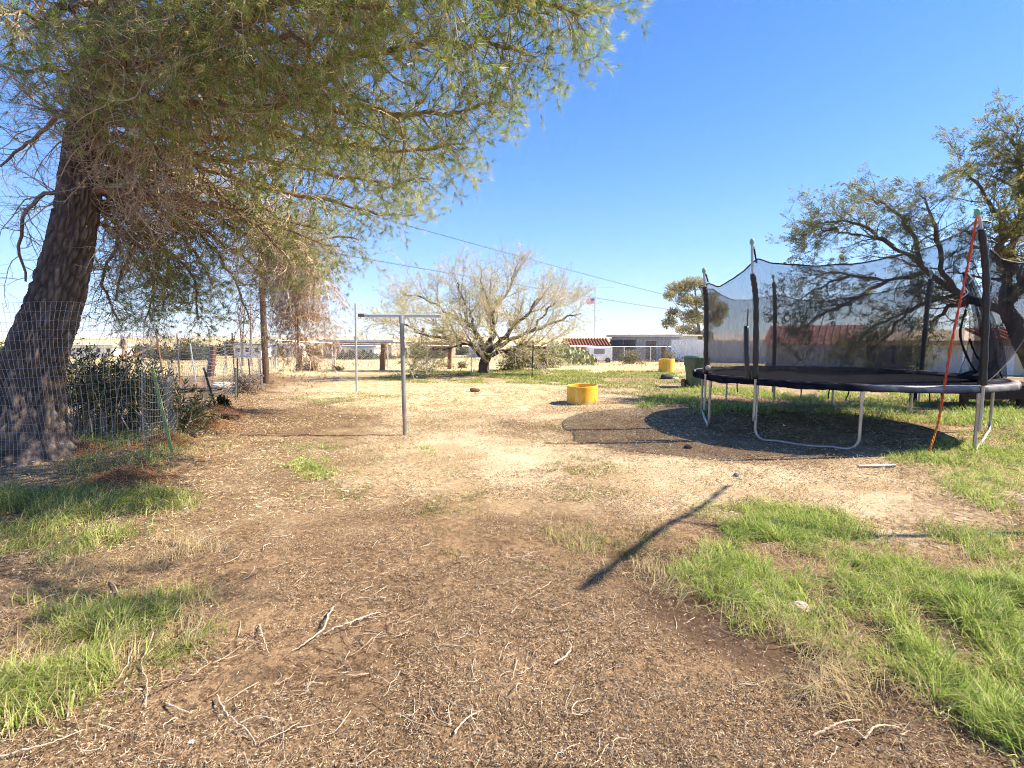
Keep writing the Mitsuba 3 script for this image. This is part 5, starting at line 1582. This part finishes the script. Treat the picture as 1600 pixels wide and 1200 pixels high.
def odds():
    k = thing('metal_pipe', 'short rusty pipe lying on the sand in front of the trampoline', 'pipe')
    a, b = gp(1341, 731), gp(1398, 730)
    v, f = tube([a + [0, 0, .02], b + [0, 0, .02]], .018, 10)
    MB().add(v, f, mottle(v, (0.30, 0.27, 0.25), .3, 8)).build(k, 'm_metal')
    k = thing('wooden_platform', 'low dark timber platform in the shade right of the trampoline', 'platform')
    c = np.array([11.2, 11.3]); z = float(H(*c))
    for i in range(9):
        v, f = box((c[0] - 1.2 + .3 * i, c[1], z + .50), (.27, 1.5, .05), .05, 2)
        MB().add(v, f, mottle(v, (0.07, 0.05, 0.04), .4, 3, i)).build(part(k, 'plank'))
    for dy in (-.7, .7):
        v, f = bar((c[0] - 1.35, c[1] + dy, z + .36), (c[0] + 1.35, c[1] + dy, z + .36), .08, .22)
        MB().add(v, f, (0.055, 0.04, 0.032)).build(part(k, 'beam'))
    for dx in (-1.25, 0, 1.25):
        for dy in (-.68, .68):
            v, f = bar((c[0] + dx, c[1] + dy, z - .1), (c[0] + dx, c[1] + dy, z + .27), .12, .12)
            MB().add(v, f, (0.05, 0.038, 0.03)).build(part(k, 'leg'))
    # prickly pear patch beyond the grass
    rng = np.random.default_rng(71)
    k = thing('prickly_pear', 'broad patch of pale green prickly pear pads in front of the orange plank shed', 'cactus')
    m, mesh = MB(), trimesh.creation.icosphere(1, 1.0)
    for i in range(330):
        px = rng.uniform(858, 927)
        y = rng.uniform(31, 34.5)
        p = at(px, 560, y)
        hm = np.interp(px, [855, 880, 905, 930], [1.5, 1.35, 1.1, .5])
        z = float(H(p[0], y)) + rng.uniform(.1, 1) * hm
        s = rng.uniform(.12, .2)
        R_ = trimesh.transformations.euler_matrix(rng.uniform(-.5, .5), rng.uniform(-.7, .7), rng.uniform(0, 3.1))[:3, :3]
        v = (np.array(mesh.vertices) * [s * .8, s * .16, s]) @ R_.T + [p[0], y, z]
        m.add(v, mesh.faces, np.array((0.27, 0.30, 0.16)) * rng.uniform(.7, 1.35) if i % 7 else (0.40, 0.36, 0.22))
    tag(m.build(part(k, 'pads'), 'm_paint', True), kind='stuff')
    for i, (px, pb, pt, wpx, cols, lab, n, leaf) in enumerate((
            (805, 578, 538, 70, OLIVE, 'loose olive shrub right beside the bare yard tree', 2600, .09),
            (850, 574, 528, 60, OLIVE, 'pale olive shrub above the dark log heap', 2200, .10),
            (985, 569, 533, 46, OLIVE, 'young yellow green tree in front of the chain link fence', 1600, .10),
            (1046, 566, 536, 36, OLIVE, 'thin olive sapling in front of the white metal fence', 800, .10),
            (484, 579, 553, 30, [(0.20, 0.17, 0.14), (0.27, 0.23, 0.18), (0.14, 0.12, 0.10)], 'grey dead shrub behind the blackened fence post', 900, .08),
            (528, 579, 566, 24, [(0.20, 0.16, 0.11), (0.28, 0.26, 0.13)], 'small dry shrub by the slim tan post', 400, .07),
            (690, 574, 556, 46, [(0.34, 0.30, 0.13), (0.42, 0.37, 0.19)], 'yellowish dry shrub in the field left of the brown post', 900, .08),
            (645, 576, 564, 18, OLIVE, 'small green shrub in the dry field right of the leaning stake', 300, .08),
            (722, 575, 563, 26, OLIVE, 'low green shrub on the dry mound behind the bare yard tree', 400, .08),
            (380, 612, 560, 60, [(0.24, 0.21, 0.18), (0.30, 0.27, 0.22), (0.17, 0.15, 0.13)], 'grey brush heap caught against the wire fence', 1500, .06),
            (350, 640, 606, 30, DARK_GREEN, 'small dark shrub at the foot of the dark steel post', 700, .05))):
        b = gp(px, pb)
        w = wpx / FOCAL * b[1] / 2
        bush('sapling' if 'sapling' in lab or 'tree' in lab else 'shrub', lab, 'sapling' if 'sapling' in lab else 'shrub', b, (w, w * .8, (pb - pt) / FOCAL * b[1] * .8), n, leaf, cols, stems=26, seed=200 + i, bark=(0.30, 0.24, 0.19))
    # bare saplings by the fence corner
    for i, (px, pb, tops_, lab) in enumerate(((378, 556, ((370, 480), (384, 470)), 'bare pale sapling left of the utility pole'), (391, 556, ((392, 455), (400, 490)), 'second bare sapling with thin upright stems beside the utility pole'))):
        y = 30.0
        k = thing('bare_sapling', lab, 'sapling')
        b = at(px, pb, y); b[2] = float(H(b[0], y))
        Ls = np.array([smooth_line([b, at(px + (q[0] - px) * .3, pb - 40, y), at(*q, y)], 10) for q in tops_])
        Rl = np.linspace(.06, .015, 10)[None].repeat(len(Ls), 0)
        P2, R2, _ = grow(Ls, Rl, 9, .3, 1, .5, 1.2, (25, 55), 6, .25, (0, 0, .2), .5, np.random.default_rng(i), .4, .012)
        v, f = tubes(Ls, Rl, 6)
        MB().add(v, f, mottle(v, (0.34, 0.26, 0.21), .3, 5)).build(part(k, 'stem'))
        v, f = tubes(P2, R2, 3)
        MB().add(v, f, (0.36, 0.28, 0.23)).build(part(k, 'twigs'))
    # pale forked dead tree lying in the dry field
    k = thing('dead_tree', 'pale forked dead tree leaning in the dry field behind the dark shrub', 'dead tree')
    y = 24.0
    for pts, r in (([(196, 575), (194, 553), (197, 530)], .12), ([(197, 545), (185, 538), (178, 534)], .06), ([(197, 560), (215, 553), (246, 538)], .07), ([(200, 555), (207, 545), (214, 537)], .05)):
        L = smooth_line([at(*q, y) for q in pts], 10)
        v, f = tube(L, np.linspace(r, r * .5, 10), 8)
        MB().add(v, f, mottle(v, (0.50, 0.36, 0.26), .3, 4)).build(part(k, 'limb'))
    # the pole with a slanting crosspiece at the right, whose shadow falls across the yard
    k = thing('yard_pole', 'tall wooden yard pole with a slanting crosspiece just right of the view', 'pole')
    z = float(H(6.4, 3.85))
    v, f = tube([(6.4, 3.85, z - .2), (6.4, 3.85, 3.75)], .03, 10)
    MB().add(v, f, mottle(v, (0.2, 0.15, 0.1), .3, 4)).build(part(k, 'post'))
    q = smooth_line([(6.05, 5.3, 3.72), (5.75, 4.6, 4.0), (5.5, 4.15, 4.22), (5.05, 3.15, 4.62)], 30)
    v, f = tube(q, np.linspace(.020, .036, 30) * (1 + .3 * np.sin(np.arange(30) * 1.9)), 9)
    MB().add(v, f, mottle(v, (0.2, 0.15, 0.1), .3, 4)).build(part(k, 'crosspiece'))
    v, f = tube([(6.4, 3.85, 3.72), (5.62, 4.28, 4.14)], .022, 8)
    MB().add(v, f, (0.2, 0.15, 0.1)).build(part(k, 'bracket'))


odds()


# ------------------------------------------------------------------ sticks lying in the litter
def sticks():
    S = [([[(340, 1090), (352, 1120), (370, 1140), (388, 1150), (400, 1172)], [(370, 1140), (400, 1130), (440, 1132)]], 'pale forked dead branch lying nearest the bottom edge, left of centre'),
         ([[(522, 950), (512, 975), (505, 995), (480, 1012), (457, 1022)], [(505, 995), (545, 985), (595, 960)]], 'dark and pale forked branch standing up slightly in mid litter'),
         ([[(172, 910), (190, 940), (207, 955), (205, 1030), (182, 1070)]], 'long pale stem bent over the lower left grass patch'),
         ([[(220, 945), (240, 990), (222, 1045), (230, 1070), (228, 1110)], [(222, 1045), (235, 1030), (262, 1000)]], 'forked pale stem just right of the lower left grass'),
         ([[(405, 980), (410, 1000), (420, 1025)]], 'short white twig left of the upright forked branch'),
         ([[(280, 960), (290, 1000), (325, 1042)], [(290, 1000), (312, 985), (318, 955)]], 'whitish three ended twig right of the lower left grass'),
         ([[(235, 1090), (280, 1072), (322, 1058)]], 'dark stick lying flat below the whitish twig'),
         ([[(0, 1188), (75, 1175), (135, 1145)]], 'long grey stick at the bottom left corner'),
         ([[(710, 1150), (730, 1130), (750, 1117)]], 'short straight white stick near the bottom centre'),
         ([[(260, 1104), (280, 1116), (300, 1120)]], 'small pale curved twig left of the nearest forked branch'),
         ([[(1270, 1156), (1310, 1146), (1345, 1130)]], 'straight pale stick at the bottom right below the grass'),
         ([[(1350, 1160), (1370, 1148), (1405, 1142)], [(1350, 1160), (1330, 1150), (1300, 1148)]], 'forked pale stick right of the straight one at the bottom right'),
         ([[(865, 1042), (884, 1034), (892, 1022), (890, 1008)]], 'hooked white twig right of centre in the litter'),
         ([[(300, 862), (322, 845), (345, 842)]], 'thin pale twig on the litter between the two left grass patches'),
         ([[(320, 690), (420, 680), (520, 684), (560, 688)]], 'long dark stick lying in the shadow by the fence')]
    for i, (lines, lab) in enumerate(S):
        rng = np.random.default_rng(300 + i)
        k = thing('fallen_branch' if len(lines) > 1 else 'stick', lab, 'branch' if len(lines) > 1 else 'stick')
        m = MB()
        for j, pts in enumerate(lines):
            P = np.array([gp(*q) for q in pts])
            L = smooth_line(P, 22) + rng.normal(size=(22, 3)) * min(.003, .006 * np.linalg.norm(P[-1] - P[0]))
            L[:, 2] += .016 + .03 * np.sin(np.linspace(0, np.pi, 22)) * rng.uniform(.2, 1)
            r = (.0042 if 'dark' not in lab else .007) * rng.uniform(.85, 1.2) * (1 if j == 0 else .75)
            v, f = tube(L, np.linspace(r, r * .45, 22) * (1 + .15 * rng.normal(size=22)), 6)
            m.add(v, f, mottle(v, (0.50, 0.42, 0.32) if 'dark stick' not in lab else (0.16, 0.11, 0.08), .25, 25, i))
        m.build(k)


sticks()


# ------------------------------------------------------------------ ground cover: litter, dry grass, green grass (nobody could count these)
def scatter(poly, n, rng, jitter=.12, clump=None, edge_noise=.35):
    "n points inside the polygon, thinned by clumps of the given scale; its edge is ragged"
    x0, y0, x1, y1 = poly.bounds
    out = []
    have = 0
    for _ in range(60):
        x, y = rng.uniform(x0 - .3, x1 + .3, n), rng.uniform(y0 - .3, y1 + .3, n)
        jx, jy = (n2(x, y, 1.7, 41) - .5) * 2 * edge_noise + rng.normal(size=n) * jitter, (n2(x, y, 1.7, 42) - .5) * 2 * edge_noise + rng.normal(size=n) * jitter
        ok = inpoly(poly, x + jx, y + jy)
        if clump is not None:
            c = n2(x, y, clump[0], 43, 3)
            ok &= rng.uniform(0, 1, n) < sstep(clump[1], clump[2], c)
        out.append(np.stack([x[ok], y[ok]], 1)); have += ok.sum()
        if have >= n:
            break
    p = np.vstack(out)[:n]
    return np.column_stack([p, H(p[:, 0], p[:, 1])])


def blades(p, h, wd, lean, K, rng):
    n = len(p)
    a = rng.uniform(0, 2 * np.pi, n)
    # blades of a clump share a lean
    a = np.where(rng.uniform(0, 1, n) < .6, n2(p[:, 0], p[:, 1], 4.0, 51, 2) * 14, a)
    dirn = np.stack([np.cos(a), np.sin(a), 0 * a], 1)
    side = np.stack([-np.sin(a + .6), np.cos(a + .6), 0 * a], 1)
    s = np.linspace(0, 1, K)[None, :, None]
    h = np.broadcast_to(h, n)[:, None, None]
    ln = (lean * rng.uniform(.3, 1.3, n))[:, None, None]
    P = p[:, None] + h * s * (1 - .45 * ln * s) * np.array([0, 0, 1.0]) + h * ln * (s ** 1.7) * dirn[:, None]
    W = np.broadcast_to(wd, n)[:, None] * .5 * np.array([1.0, .95, .7, .06] if K == 4 else [1.0, .8, .06])[None]
    return ribbons(P, W, side)


GREEN = [(0.30, 0.41, 0.09), (0.38, 0.49, 0.12), (0.22, 0.32, 0.06), (0.46, 0.54, 0.19), (0.56, 0.55, 0.28)]
GREEN_DULL = [(0.22, 0.27, 0.08), (0.28, 0.31, 0.10), (0.17, 0.21, 0.06), (0.38, 0.36, 0.16), (0.50, 0.43, 0.24)]
STRAW = [(0.58, 0.48, 0.29), (0.50, 0.40, 0.23), (0.66, 0.57, 0.38), (0.42, 0.33, 0.18)]


def grass():
    rng = np.random.default_rng(81)
    m = MB()
    specs = [  # polygon in the photograph, blades, height, width, lean, colours, clumps
        ([(1130, 800), (1240, 785), (1330, 840), (1420, 850), (1600, 840), (1720, 840), (1720, 1180), (1560, 1150), (1440, 1090), (1330, 1020), (1190, 975), (1080, 890)], 20000, (.05, .17), .0055, 1.0, GREEN, (2.6, .36, .62)),
        ([(1380, 940), (1720, 900), (1720, 1180), (1560, 1140), (1450, 1070)], 13000, (.08, .20), .006, 1.0, GREEN, (3.4, .32, .58)),
        ([(1470, 752), (1600, 725), (1720, 730), (1720, 830), (1600, 820), (1500, 785)], 5000, (.05, .14), .006, .9, GREEN, (2.0, .32, .55)),
        ([(1090, 800), (1170, 770), (1330, 800), (1380, 880), (1200, 900)], 2200, (.03, .10), .005, 1.0, GREEN_DULL, (2.6, .42, .62)),
        ([(-140, 1010), (80, 975), (215, 945), (255, 985), (225, 1035), (130, 1085), (0, 1115), (-140, 1140)], 6500, (.05, .16), .0055, 1.0, GREEN + GREEN_DULL, (3.0, .3, .55)),
        ([(-140, 790), (60, 765), (200, 762), (285, 785), (240, 835), (130, 870), (0, 890), (-140, 890)], 9000, (.05, .20), .006, 1.0, GREEN + GREEN_DULL, (2.4, .32, .55)),
        ([(130, 670), (260, 660), (290, 690), (230, 760), (120, 740)], 2500, (.06, .2), .007, .8, GREEN, (2.0, .3, .5)),
        ([(446, 722), (470, 714), (545, 730), (548, 742), (490, 748), (450, 738)], 2000, (.02, .07), .010, 1.2, GREEN, (4.0, .3, .5)),
        ([(440, 690), (520, 682), (530, 700), (450, 706)], 700, (.02, .06), .008, 1.0, GREEN, (2.0, .4, .5)),
        ([(850, 720), (900, 712), (960, 725), (950, 740), (860, 735)], 900, (.02, .06), .009, 1.1, GREEN_DULL, (2.5, .4, .55)),
        ([(610, 700), (660, 700), (660, 715), (615, 715)], 350, (.03, .06), .008, .9, GREEN, (2.5, .4, .5)),
        ([(860, 850), (1000, 820), (1040, 860), (960, 900)], 700, (.03, .10), .005, 1.1, GREEN_DULL, (2.2, .45, .6)),
        ([(430, 760), (1000, 750), (1050, 860), (900, 900), (500, 830)], 3000, (.02, .06), .006, 1.1, GREEN_DULL, (1.6, .50, .66)),
        ([(1380, 722), (1440, 706), (1600, 680), (1700, 690), (1700, 720), (1450, 735)], 5000, (.05, .17), .008, .9, GREEN, (2.4, .34, .55)),
        ([(1450, 690), (1600, 660), (1700, 660), (1700, 690), (1500, 712)], 2000, (.05, .15), .009, .9, GREEN, (2.0, .34, .55)),
        ([(1000, 622), (1080, 608), (1220, 606), (1480, 618), (1640, 640), (1640, 680), (1450, 662), (1250, 645), (1100, 648), (1010, 640)], 16000, (.06, .22), .014, .9, GREEN, (1.1, .36, .56)),
        ([(560, 591), (700, 586), (830, 584), (980, 590), (1090, 600), (1080, 607), (940, 602), (800, 600), (620, 598)], 13000, (.03, .10), .022, .9, GREEN + GREEN_DULL, (.7, .40, .58)),
        ([(720, 582), (800, 578), (930, 580), (1060, 582), (1090, 600), (900, 598), (760, 592)], 17000, (.05, .16), .024, .9, GREEN + GREEN_DULL, (.5, .36, .54)),
        ([(610, 584), (740, 579), (760, 588), (640, 590)], 4500, (.04, .11), .022, .9, GREEN_DULL, (.8, .36, .5)),
        ([(440, 622), (560, 614), (620, 622), (500, 632)], 2500, (.02, .07), .014, 1.0, GREEN_DULL, (1.0, .4, .55)),
        ([(880, 600), (1090, 608), (1060, 625), (900, 612)], 4000, (.03, .09), .014, 1.0, GREEN_DULL, (.9, .4, .55)),
        ([(430, 640), (900, 640), (1000, 800), (500, 800)], 4000, (.02, .05), .007, 1.1, GREEN_DULL, (1.2, .52, .66)),
        ([(250, 650), (330, 640), (340, 700), (270, 720)], 1200, (.05, .16), .008, .9, GREEN_DULL, (2.0, .35, .5)),
        ([(1500, 640), (1700, 640), (1700, 665), (1520, 662)], 3500, (.06, .18), .012, .9, GREEN, (1.2, .36, .52)),
    ]
    for poly, n, (h0, h1), wd, lean, cols, clump in specs:
        p = scatter(gpoly(poly), n, rng, clump=clump, edge_noise=.30 if wd < .01 else .5)
        n = len(p)
        hh = rng.uniform(h0, h1, n) * (.55 + .9 * n2(p[:, 0], p[:, 1], 2.5, 61, 2))
        K = 4 if wd < .0055 else 3
        v, f = blades(p - [0, 0, .01], hh, wd * rng.uniform(.7, 1.3, n), lean, K, rng)
        c = pick(cols, n, rng, .18)
        cc = rep(c, 2 * K)
        m.add(v, f, cc)
    k = m.build('grass', 'm_grass')
    tag(k, 'bright green grass growing in ragged patches across the yard', 'grass', kind='stuff')

    m = MB()
    specs = [
        ([(0, 590), (430, 585), (1100, 578), (1100, 560), (600, 556), (0, 556)], 13000, (.08, .32), .045, .7, STRAW, (.25, .35, .6)),
        ([(-200, 600), (300, 600), (330, 660), (120, 700), (-200, 700)], 5000, (.06, .25), .012, .8, STRAW, (.8, .35, .6)),
        ([(440, 600), (900, 590), (880, 640), (560, 650), (430, 640)], 9000, (.02, .07), .015, 1.1, STRAW, (.7, .35, .6)),
        ([(900, 585), (1100, 575), (1090, 605), (950, 600)], 6000, (.04, .14), .016, .9, STRAW, (.6, .4, .6)),
        ([(500, 660), (1000, 660), (1150, 760), (900, 860), (480, 800), (440, 720)], 10000, (.015, .05), .007, 1.3, STRAW, (1.3, .38, .6)),
        ([(1100, 740), (1600, 700), (1700, 850), (1250, 880), (1000, 800)], 8000, (.02, .08), .005, 1.2, STRAW, (1.5, .40, .62)),
        ([(880, 830), (1090, 790), (1200, 1000), (960, 960)], 2200, (.05, .14), .0035, 1.3, STRAW, (2.5, .45, .6)),
        ([(1180, 960), (1330, 1010), (1450, 1080), (1420, 1130), (1250, 1060)], 1500, (.06, .18), .0035, 1.4, STRAW, (2.5, .4, .6)),
        ([(-140, 830), (150, 860), (320, 800), (330, 960), (240, 1080), (-140, 1150)], 3500, (.06, .18), .0035, 1.3, STRAW, (2.5, .38, .6)),
        ([(1100, 880), (1700, 860), (1700, 1150), (1300, 1050)], 3500, (.05, .16), .0035, 1.3, STRAW, None),
        ([(110, 680), (330, 640), (330, 720), (140, 760)], 2500, (.06, .2), .005, 1.2, STRAW, (2.0, .35, .6)),
    ]
    for poly, n, (h0, h1), wd, lean, cols, clump in specs:
        p = scatter(gpoly(poly), n, rng, clump=clump, edge_noise=.3)
        n = len(p)
        v, f = blades(p - [0, 0, .01], rng.uniform(h0, h1, n), wd * rng.uniform(.6, 1.3, n), lean, 3, rng)
        m.add(v, f, rep(pick(cols, n, rng, .2), 6))
    tag(m.build('dry_grass', 'm_grass'), 'straw coloured dry grass over the field and between the green patches', 'dry grass', kind='stuff')


grass()


def litter():
    rng = np.random.default_rng(91)
    n = 440000
    r = np.exp(rng.uniform(math.log(1.7), math.log(15), n))
    a = rng.uniform(-math.radians(54), math.radians(54), n)
    x, y = r * np.sin(a), r * np.cos(a)
    lit, dry = zones(x, y)
    cl = n2(x, y, 2.2, 71, 3)
    keep = rng.uniform(0, 1, n) < np.clip(lit * 1.3, .12, 1) * np.clip(1.7 - lit, .12, 1) * (.12 + 1.5 * sstep(.30, .60, cl))
    x, y, r, lit = x[keep], y[keep], r[keep], lit[keep]
    n = len(x)
    p = np.column_stack([x, y, H(x, y) + .004 + rng.uniform(0, 1, n) ** 2 * .018])
    az = rng.uniform(0, 2 * np.pi, n)
    el = rng.normal(size=n) * .33
    d = np.stack([np.cos(az) * np.cos(el), np.sin(az) * np.cos(el), np.sin(el)], 1)
    ln = rng.uniform(.005, .024, n) * (1 + .07 * r)
    wd = rng.uniform(.0006, .0019, n) * (1 + .10 * r)
    side = unit(np.cross(d, unit(rng.normal(size=(n, 3)) + [0, 0, 1.5])))
    V = np.stack([p - side * wd[:, None], p + side * wd[:, None], p + d * ln[:, None]], 1).reshape(-1, 3)
    F = np.arange(n * 3).reshape(-1, 3)
    cols = np.array([(0.38, 0.29, 0.19), (0.26, 0.185, 0.12), (0.52, 0.42, 0.29), (0.15, 0.10, 0.065), (0.62, 0.53, 0.39), (0.09, 0.06, 0.04), (0.31, 0.215, 0.135)])
    c = pick(cols, n, rng, .2) * .88
    tag(MB().add(V, F, rep(c, 3)).build('needle_litter', 'm_matte'), 'brown and straw coloured needle and bark litter strewn over the bare ground', 'litter', kind='stuff')
    # straw bits on the paler ground farther off
    n = 130000
    r = np.sqrt(rng.uniform(4.6 ** 2, 15.0 ** 2, n))
    a = rng.uniform(-math.radians(50), math.radians(50), n)
    x, y = r * np.sin(a), r * np.cos(a)
    keep = (n2(x, y, 1.1, 74, 3) + .25 * rng.uniform(-1, 1, n) > .46)
    x, y, r = x[keep], y[keep], r[keep]
    n = len(x)
    p = np.column_stack([x, y, H(x, y) + .006 + rng.uniform(0, 1, n) ** 2 * .03])
    v, f = needles(p, rng.normal(size=(n, 3)) * [1, 1, .3], 1, .02, .075, .0035, .1, rng)
    tag(MB().add(v, f, rep(pick([(0.60, 0.50, 0.33), (0.48, 0.38, 0.23), (0.30, 0.21, 0.12), (0.70, 0.61, 0.44), (0.22, 0.15, 0.09)], n, rng, .2), 3)).build('straw_litter', 'm_matte'), 'straw and stalk litter over the paler sandy middle of the yard', 'straw', kind='stuff')
    # small curled twigs
    n = 1900
    r = np.exp(rng.uniform(math.log(1.8), math.log(9), n))
    a = rng.uniform(-math.radians(52), math.radians(52), n)
    x, y = r * np.sin(a), r * np.cos(a)
    lit, _ = zones(x, y)
    keep = (rng.uniform(0, 1, n) < lit) & (rng.uniform(0, 1, n) < np.where(x < .6, 1, .45))
    x, y = x[keep], y[keep]; n = len(x)
    p = np.column_stack([x, y, H(x, y) + .012])
    az = rng.uniform(0, 2 * np.pi, n); dd = np.stack([np.cos(az), np.sin(az), rng.normal(size=n) * .15], 1)
    K = 7
    pts = [p]
    cur = rng.normal(size=n) * .5
    ln = rng.uniform(.04, .20, n) / (K - 1)
    for k in range(K - 1):
        az = az + cur / (K - 1) * 2 + rng.normal(size=n) * .22
        dd = np.stack([np.cos(az), np.sin(az), rng.normal(size=n) * .22], 1)
        q = pts[-1] + dd * ln[:, None]
        q[:, 2] = np.maximum(q[:, 2], H(q[:, 0], q[:, 1]) + .006)
        pts.append(q)
    P = np.stack(pts, 1)
    R = rng.uniform(.0012, .0032, (n, 1)) * np.linspace(1, .5, K)[None]
    v, f = tubes(P, R, 4)
    tag(MB().add(v, f, rep(pick([(0.46, 0.38, 0.28), (0.37, 0.29, 0.21), (0.54, 0.46, 0.36), (0.22, 0.15, 0.10)], n, rng, .15), K * 4)).build('fallen_twigs', 'm_matte'), 'small pale curled twigs scattered over the brown litter', 'twigs', kind='stuff')
    # reddish heaps of fallen needles along the fence
    pp = []
    for px, pb, rad, cnt in ((255, 690, .30, 5000), (310, 660, .40, 6000), (195, 750, .33, 5000), (120, 705, .35, 4000), (350, 645, .35, 3000)):
        b = gp(px, pb)
        q = rng.normal(size=(cnt, 2)) * rad * .6
        hh = .14 * np.exp(-(q ** 2).sum(1) / (rad * .6) ** 2) * (rad / .35)
        pp.append(np.column_stack([b[0] + q[:, 0] * 1.2, b[1] + q[:, 1], H(b[0] + q[:, 0] * 1.2, b[1] + q[:, 1]) + hh * rng.uniform(.6, 1, cnt)]))
    p = np.vstack(pp)
    v, f = needles(p, rng.normal(size=p.shape) * [1, 1, .35], 1, .06, .12, .0018, .2, rng)
    tag(MB().add(v, f, rep(pick([(0.40, 0.20, 0.10), (0.33, 0.16, 0.085), (0.46, 0.27, 0.15)], len(p), rng, .2), 3)).build('needle_heap', 'm_matte'), 'reddish brown heaps of fallen pine needles along the fence foot', 'needles', kind='stuff')


litter()
